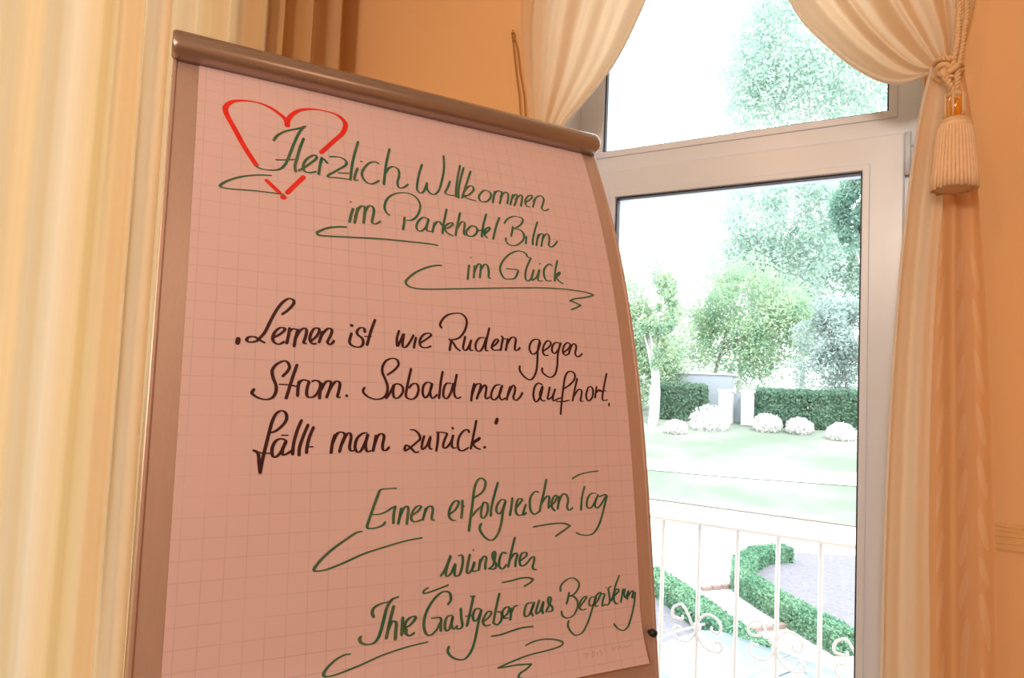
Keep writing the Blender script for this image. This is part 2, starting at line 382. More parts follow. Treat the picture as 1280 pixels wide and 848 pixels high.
Lt = [onY(1166, 90, YC), onY(1152, 150, YC), onY(1140, 230, YC), onY(1126, 360, YC), onY(1115, 520, YC), onY(1108, 680, YC), onY(1104, 848, YC), Vector((-.065, YC, .03))]
Rt = [onY(1203, 78, YC), onY(1214, 140, YC), onY(1222, 230, YC), onY(1231, 360, YC), onY(1239, 520, YC), onY(1244, 680, YC), onY(1247, 848, YC), Vector((.145, YC, .03))]
Rt1 = [onY(x, y, YC) for x, y in ((1192, 90), (1190, 150), (1181, 230), (1170, 360), (1163, 520), (1161, 680), (1162, 848))] + [Vector((.012, YC, .03))]
Lt2 = [onY(x, y, YC) for x, y in ((1180, 90), (1174, 150), (1165, 230), (1154, 360), (1149, 520), (1146, 680), (1146, 848))] + [Vector((-.01, YC, .03))]
curtain('curtain_tail', '', Lt, Rt1, 0, 'curtain_cream', 1.0, lambda t_: .004 + .010 * min(1, t_ * 2.5), lambda t_, s_: .022 + .012 * math.sin(math.pi * s_), 90, ct, 23, nu=60, ph=.3)
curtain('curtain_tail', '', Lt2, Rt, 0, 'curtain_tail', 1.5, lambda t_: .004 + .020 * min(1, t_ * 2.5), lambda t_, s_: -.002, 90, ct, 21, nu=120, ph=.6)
Lc = cr([tuple(p) for p in Lt], 5)
hem = [interp(Lc, i / 80.) + Vector((-.002, -.024, 0)) for i in range(81)]
MB().tube(hem, .0035, 6).build('hem', 'hem_cloth', ct, True)
# curtain pole over the garden window
cp = empty('curtain_pole', (-.4, YC, 3.02), 'brass curtain pole above the garden window', 'curtain pole')
MB().tube([(-1.35, YC, 3.02), (.45, YC, 3.02)], .014, 12).build('pole', 'brass', cp, True)
for x in (-1.36, .46): MB().lathe((x, YC, 2.99), [(0, -.0), (.02, .01), (.028, .03), (.02, .05), (0, .06)], 14).build('finial', 'brass', cp, True)
for x in (-1.25, .35): MB().tube([(x, YC, 3.02), (x, YW, 3.02)], .008, 8).build('bracket', 'brass', cp, True)
for k in range(8):
    for (a, b_) in ((-1.10, -.28), (-.45 + .24, .20)):
        x = lerp(a, b_, k / 7.); MB().tube([(x, YC + .02 * math.cos(q), 3.015 + .02 * math.sin(q)) for q in [i * .5236 for i in range(13)]], .003, 5).build('ring', 'brass', cp, True)
# --- long curtain on the left wall
XC = XL + .10
yl = onX(430, 60, XC).y
lc = empty('long_curtain', (XC, .4, 0), 'long cream and amber pleated curtain glowing on the left wall', 'curtain')
rnd = random.Random(5); folds = []; y = yl
while y > -1.5:
    w_ = rnd.uniform(.05, .14); folds.append((y, w_, rnd.uniform(.4, 1.1), rnd.uniform(.05, .55))); y -= w_
V = []; F = []; UV = []; nt = 26; NJ = 16; cols = len(folds) * NJ + 1
for i in range(nt + 1):
    t_ = i / nt; z = lerp(3.12, .03, t_)
    for q, (y0, w_, A, B_) in enumerate(folds):
        for k in range(NJ + (1 if q == len(folds) - 1 else 0)):
            s = k / NJ; ph = 2 * math.pi * s; env = math.sin(math.pi * s) if 0 < s < 1 else 0
            sway = .010 * math.sin(1.3 * t_ * 3 + q * 1.7) * t_
            y = y0 - w_ * s - (.34 * w_ * B_) * math.sin(ph) * env + sway
            V.append((XC + .030 * A * (1 - math.cos(ph)) * .9 - .02 + .006 * math.sin(5 * t_ + q), y, z)); UV.append(((q + s) / len(folds) * 3, t_))
for i in range(nt):
    for j in range(cols - 1):
        k = i * cols + j; F.append((k, k + 1, k + cols + 1, k + cols))
pym('pleated_fabric', V, F, 'curtain_left', lc, True, UV)
cr_ = empty('curtain_rail', (XC, .1, 3.14), 'white curtain rail above the long left curtain', 'curtain rail')
MB().box(XC - .03, XC + .03, -1.55, 1.68, 3.13, 3.16).build('rail', 'white_pvc', cr_, bevel=.004)
for y_ in (-.9, .9): MB().box(XL, XC - .03, y_, y_ + .04, 3.13, 3.15).build('bracket', 'white_pvc', cr_)

# --- tieback rope and tassel (right)
tb = empty('tassel_tieback', onY(1192, 88, YC - .05), 'gold silk tieback with amber bead and fringed tassel hanging at the right curtain', 'tassel')
def rope(path, r, pitch, parent, name='cord', mat='cord_silk', strands=2):
    pts = cr([tuple(p) for p in path], 14); n = len(pts); m = MB()
    for s0 in range(strands):
        q = []; dist = 0
        for i in range(n):
            p = Vector(pts[i]); tg = (Vector(pts[min(i + 1, n - 1)]) - Vector(pts[max(i - 1, 0)])).normalized()
            if i: dist += (p - Vector(pts[i - 1])).length
            nx = tg.cross(Vector((0, 1, 0.01))).normalized(); ny = tg.cross(nx)
            a = dist / pitch * 2 * math.pi + s0 * 2 * math.pi / strands
            q.append(p + (nx * math.cos(a) + ny * math.sin(a)) * r * .55)
        m.tube(q, r * .62, 7)
    return m.build(name, mat, parent, True)
YT = YC - .055
hk = Vector((.15, YW, 2.42))
rope([onY(1196, 92, YT), onY(1203, 55, YT + .01), onY(1208, 20, YT + .03), onY(1213, -20, YT + .04), hk + Vector((-.015, -.03, 0))], .0055, .016, tb)
rope([onY(1190, 86, YT - .01), onY(1197, 50, YT), onY(1199, 15, YT + .02), onY(1203, -20, YT + .03), hk + Vector((-.03, -.03, 0))], .0055, .016, tb)
# loop round the gathered cloth
rope([onY(1166, 84, YC - .015), onY(1176, 74, YT), onY(1190, 74, YT - .01), onY(1202, 82, YC - .01)], .0055, .016, tb, 'loop')
rope([onY(1164, 94, YC - .015), onY(1176, 100, YT), onY(1190, 96, YT - .01), onY(1202, 88, YC - .01)], .0055, .016, tb, 'loop')
kn = []
c = onY(1184, 88, YT - .012)
for i in range(60):
    a = i / 59. * 2 * math.pi; kn.append(c + Vector((.0075 * (math.sin(a) + 2 * math.sin(2 * a)) * .75, -.006 * math.sin(3 * a), .0065 * (math.cos(a) - 2 * math.cos(2 * a)) * .75)))
MB().tube(kn, .0062, 8).build('knot', 'cord_silk', tb, True)
rope([onY(1176, 92, YT - .012), onY(1186, 104, YT - .018), onY(1193, 118, YT - .012)], .0055, .016, tb)
rope([onY(1196, 84, YT - .008), onY(1197, 100, YT - .012), onY(1194, 118, YT - .01)], .0055, .016, tb)
tc_ = onY(1194, 118, YT - .012); px = .00156
def L_(p): return [(r_ * px, -z * px) for r_, z in p]
MB().lathe(tc_, L_([(0, -4), (6, -3), (9, 0), (9, 3), (6, 4)]), 20).build('collar', 'cord_silk', tb, True)
MB().lathe(tc_, L_([(6, 3), (9, 5), (9.5, 14), (9, 27), (6, 31)]), 20).build('amber_bead', 'amber_glass', tb, True)
for k in range(6):
    a = k * 1.047 + .3
    MB().tube([tc_ + Vector((math.cos(a) * 11 * px, math.sin(a) * 11 * px, -z * px)) for z in (0, 8, 18, 30)], 1.6 * px, 6).build('cord_strand', 'cord_silk', tb, True)
MB().lathe(tc_, L_([(5, 29), (12, 31), (17, 34), (19, 39), (16, 42)]), 24).build('collar', 'cord_silk', tb, True)
# bell skirt of twisted fringe
sk = MB(); nf = 34
for k in range(nf):
    a = 2 * math.pi * k / nf; rr = random.uniform(-.5, .5)
    pts = [tc_ + Vector((math.cos(a) * rad * px, math.sin(a) * rad * px, -z * px)) for rad, z in ((14, 35), (18, 45), (20, 62), (22, 85), (23.5 + rr, 108), (24 + rr, 122 + rr * 2))]
    sk.tube(pts, [1.6 * px, 1.9 * px, 2.1 * px, 2.3 * px, 2.4 * px, 2.2 * px], 6)
sk.lathe(tc_, L_([(14, 36), (18, 46), (20, 62), (22, 85), (23.4, 108), (24, 121), (0, 118)]), 34)
skirt = sk.build('fringe', 'fringe_silk', tb, True)
MB().lathe(tc_, L_([(17, 37), (18.8, 39), (19.5, 42), (18, 45)]), 28).build('fringe_band', 'fringe_silk', tb, True)
hkb = empty('wall_hook', hk, 'brass wall hook holding the tasselled tieback rope high on the right', 'hook')
MB().tube([hk, hk + Vector((0, -.03, 0)), hk + Vector((-.02, -.035, .0)), hk + Vector((-.035, -.03, .012))], .004, 8).build('hook', 'brass', hkb, True)
# --- left tieback: thin hanging cord
lt = empty('tieback_cord', onY(641, 40, YW - .01), 'thin brown tieback cord hanging from a wall hook left of the curtain', 'cord')
ya = YW - .015
MB().tube(P2([(640, 42), (642, 60), (645, 90), (649, 120), (651, 150), (662, 185)], ya), .0022, 6).build('strand', 'cord_brown', lt, True)
MB().tube(P2([(644, 50), (647, 62), (650, 90), (655, 120), (657, 150), (668, 185)], ya), .0022, 6).build('strand', 'cord_brown', lt, True)
MB().tube(P2([(640, 42), (641, 38), (643, 44), (642, 52)], ya), .0028, 6).build('loop', 'cord_brown', lt, True)
MB().tube([onY(641, 40, YW), onY(641, 40, YW - .02)], .004, 8).build('hook', 'brass', lt, True)
# rope round the hidden knot
ltk = empty('curtain_tieback', onY(680, 165, YC), 'cream rope around the gathered left curtain behind the board', 'cord')
rope([onY(662, 163, YC - .01), onY(680, 170, YC - .045), onY(704, 162, YC - .01)], .006, .016, ltk, 'rope')

# ================================================================== FLIPCHART
UU = Vector((0.51568, 0.85678, 0)).normalized(); NN = Vector((UU.y, -UU.x, 0)); ZZ = Vector((0, 0, 1))
KP = (-0.2131523439053544, -0.24094213473506457, -0.22171689083827828, -0.9324182298611712)
def dh(h):
    if h < -.32:
        h0 = -.32; v = ((KP[0] * h0 + KP[1]) * h0 + KP[2]) * h0 + KP[3]; return v + ((3 * KP[0] * h0 + 2 * KP[1]) * h0 + KP[2]) * (h - h0)
    return ((KP[0] * h + KP[1]) * h + KP[2]) * h + KP[3]
TH = []; s_ = 0; ph_ = None
for i in range(1301):
    h = .48 - i * .001; d = dh(h)
    if ph_: s_ += math.hypot(h - ph_[0], d - ph_[1])
    TH.append([s_, h, d]); ph_ = (h, d)
s0_ = TH[60][0]
for q in TH: q[0] -= s0_
def prof(s):
    lo, hi = 0, len(TH) - 1
    while hi - lo > 1:
        m = (lo + hi) // 2
        if TH[m][0] <= s: lo = m
        else: hi = m
    f = (s - TH[lo][0]) / (TH[hi][0] - TH[lo][0]); return lerp(TH[lo][1], TH[hi][1], f), lerp(TH[lo][2], TH[hi][2], f)
def BP(a, s, o=0.):
    h, d = prof(s); h1, d1 = prof(s - .004); h2, d2 = prof(s + .004); L = math.hypot(h2 - h1, d2 - d1)
    nh, nd = (d2 - d1) / L, -(h2 - h1) / L
    return EYE + UU * a + ZZ * (h + o * nh) + NN * (d + o * nd)
WB = .742
base = EYE + UU * (WB / 2) + NN * (-1.10); base.z = 0
fc = empty('flipchart', base, 'curved grey metal flipchart easel standing before the garden window', 'flipchart')
def slab(a0, a1, s0, s1, o0, o1, n=40):
    m = MB(); P = []
    for i in range(n + 1):
        s = lerp(s0, s1, i / n); P.append([BP(a0, s, o0), BP(a0, s, o1), BP(a1, s, o1), BP(a1, s, o0), BP(a0, s, o0)])
    m.grid(P); m.f.append((0, 1, 2, 3)); b = n * 5; m.f.append((b + 3, b + 2, b + 1, b)); return m
def fixn(o):
    bm = bmesh.new(); bm.from_mesh(o.data); bmesh.ops.remove_doubles(bm, verts=bm.verts, dist=1e-5); bmesh.ops.recalc_face_normals(bm, faces=bm.faces); bm.to_mesh(o.data); bm.free(); return o
fixn(slab(0, WB, -.075, 1.12, -.018, 0.0, 70).build('board', 'board_metal', fc, bevel=.003))
# side edge profiles
for a0 in (-.0015, WB - .0045):
    fixn(slab(a0, a0 + .006, -.075, 1.12, -.022, .002, 70).build('edge_profile', 'board_metal', fc, bevel=.0015))
# clamp rail: half round bar along the top
def bar(a0, a1, sc_, prof_, n=1):
    m = MB(); P = []
    h, d = prof(sc_); h1, d1 = prof(sc_ - .004); h2, d2 = prof(sc_ + .004); L = math.hypot(h2 - h1, d2 - d1)
    th, td = (h2 - h1) / L, (d2 - d1) / L; nh, nd = (d2 - d1) / L, -(h2 - h1) / L
    st = [(a0, .80), (a0 + .003, .95), (a0 + .008, 1.), (a1 - .010, 1.), (a1 - .004, .93), (a1, .72)]
    co = sum(p[0] for p in prof_) / len(prof_), sum(p[1] for p in prof_) / len(prof_)
    for (a, k) in st:
        row = []
        for (s, o) in prof_ + [prof_[0]]:
            s = co[0] + (s - co[0]) * k; o = co[1] + (o - co[1]) * k
            row.append(EYE + UU * a + ZZ * (h + th * s + nh * o) + NN * (d + td * s + nd * o))
        P.append(row)
    m.grid(P); n_ = len(prof_); m.f.append(tuple(range(n_))); b = (len(st) - 1) * (n_ + 1); m.f.append(tuple(b + i for i in range(n_))[::-1]); return m
pr = [(-.022, .0), (-.024, .012)] + [(.001 - .023 * math.cos(q), .014 + .017 * math.sin(q)) for q in [R(12 * i) for i in range(1, 15)]] + [(.024, .012), (.022, .0)]
o = fixn(bar(-.004, WB + .004, -.047, pr).build('clamp_rail', 'rail_metal', fc, True))
pr2 = [(-.038, -.02), (-.042, -.006), (-.038, .006), (-.026, .010), (-.020, .004), (-.020, -.02)]
fixn(bar(.012, WB - .004, -.047, pr2).build('clamp_lip', 'board_metal', fc, True))
# small black knob on the right strip
kc = BP(.7285, .846, 0); kn_ = (BP(.7285, .846, .01) - kc).normalized()
MB().tube([kc, kc + kn_ * .006, kc + kn_ * .007, kc + kn_ * .014, kc + kn_ * .016], [.003, .003, .0062, .0062, .004], 14).build('knob', 'black_plastic', fc, True)
kc2 = BP(.0135, .846, 0)
MB().tube([kc2 + kn_ * q for q in (.0, .006, .007, .014, .016)], [.003, .003, .0062, .0062, .004], 14).build('knob', 'black_plastic', fc, True)
# pen tray and stand
tr = MB(); P = []
for a in (.02, WB - .02): P.append([BP(a, 1.06, o_) + ZZ * z_ for o_, z_ in ((.0, .02), (.0, 0), (.07, 0), (.07, .018), (.066, .018), (.066, .004), (.004, .004), (.004, .02), (.0, .02))])
tr.grid(P); fixn(tr.build('pen_tray', 'board_metal', fc))
hub = BP(WB / 2, .45, -.06)
MB().tube([BP(WB / 2, -.02, -.03), hub, BP(WB / 2, 1.0, -.05)], .018, 12).build('spine', 'dark_steel', fc, True)
MB().tube([hub + ZZ * .05, hub - ZZ * .05], .035, 16).build('hub', 'black_plastic', fc, True)
for (aa, nn_) in ((-.10, .05), (WB + .10, .05), (WB / 2, -.62)):
    ft = EYE + UU * aa + NN * (-.93 + nn_ - .05); ft.z = .01
    top_ = hub - ZZ * .02; mid_ = top_.lerp(ft, .5)
    MB().tube([top_, mid_, mid_, ft], [.014, .014, .011, .011], 12).build('leg', 'dark_steel', fc, True)
    MB().tube([ft + ZZ * .03, ft - ZZ * .01], .016, 12).build('rubber_foot', 'black_plastic', fc, True)

# ---- sheet of paper
ps = empty('paper_sheet', BP(.373, .888, 0), 'large grid paper sheet with green, black and red handwriting clamped on the flipchart', 'paper')
def POFF(s): return .0015 + .012 * max(0, (s - .80) / .088) ** 2
A0, A1, S0, S1 = .0335, .7125, -.035, .8885
V = []; F = []; UV = []; nu, nv = 24, 90
for j in range(nv + 1):
    s = lerp(S0, S1, j / nv)
    for i in range(nu + 1):
        q = i / nu; fl = max(0, (s - .80) / .088)
        a = lerp(A0, A1, q) + .0035 * fl * fl * (1 if q > .5 else 0) * (q - .5) * 2
        V.append(BP(a, s, POFF(s) + .0006 * math.sin(9 * q + 4 * s))); UV.append((a, s))
for j in range(nv):
    for i in range(nu):
        k = j * (nu + 1) + i; F.append((k, k + nu + 1, k + nu + 2, k + 1))
sheet = pym('sheet', V, F, 'grid_paper', ps, True, UV)
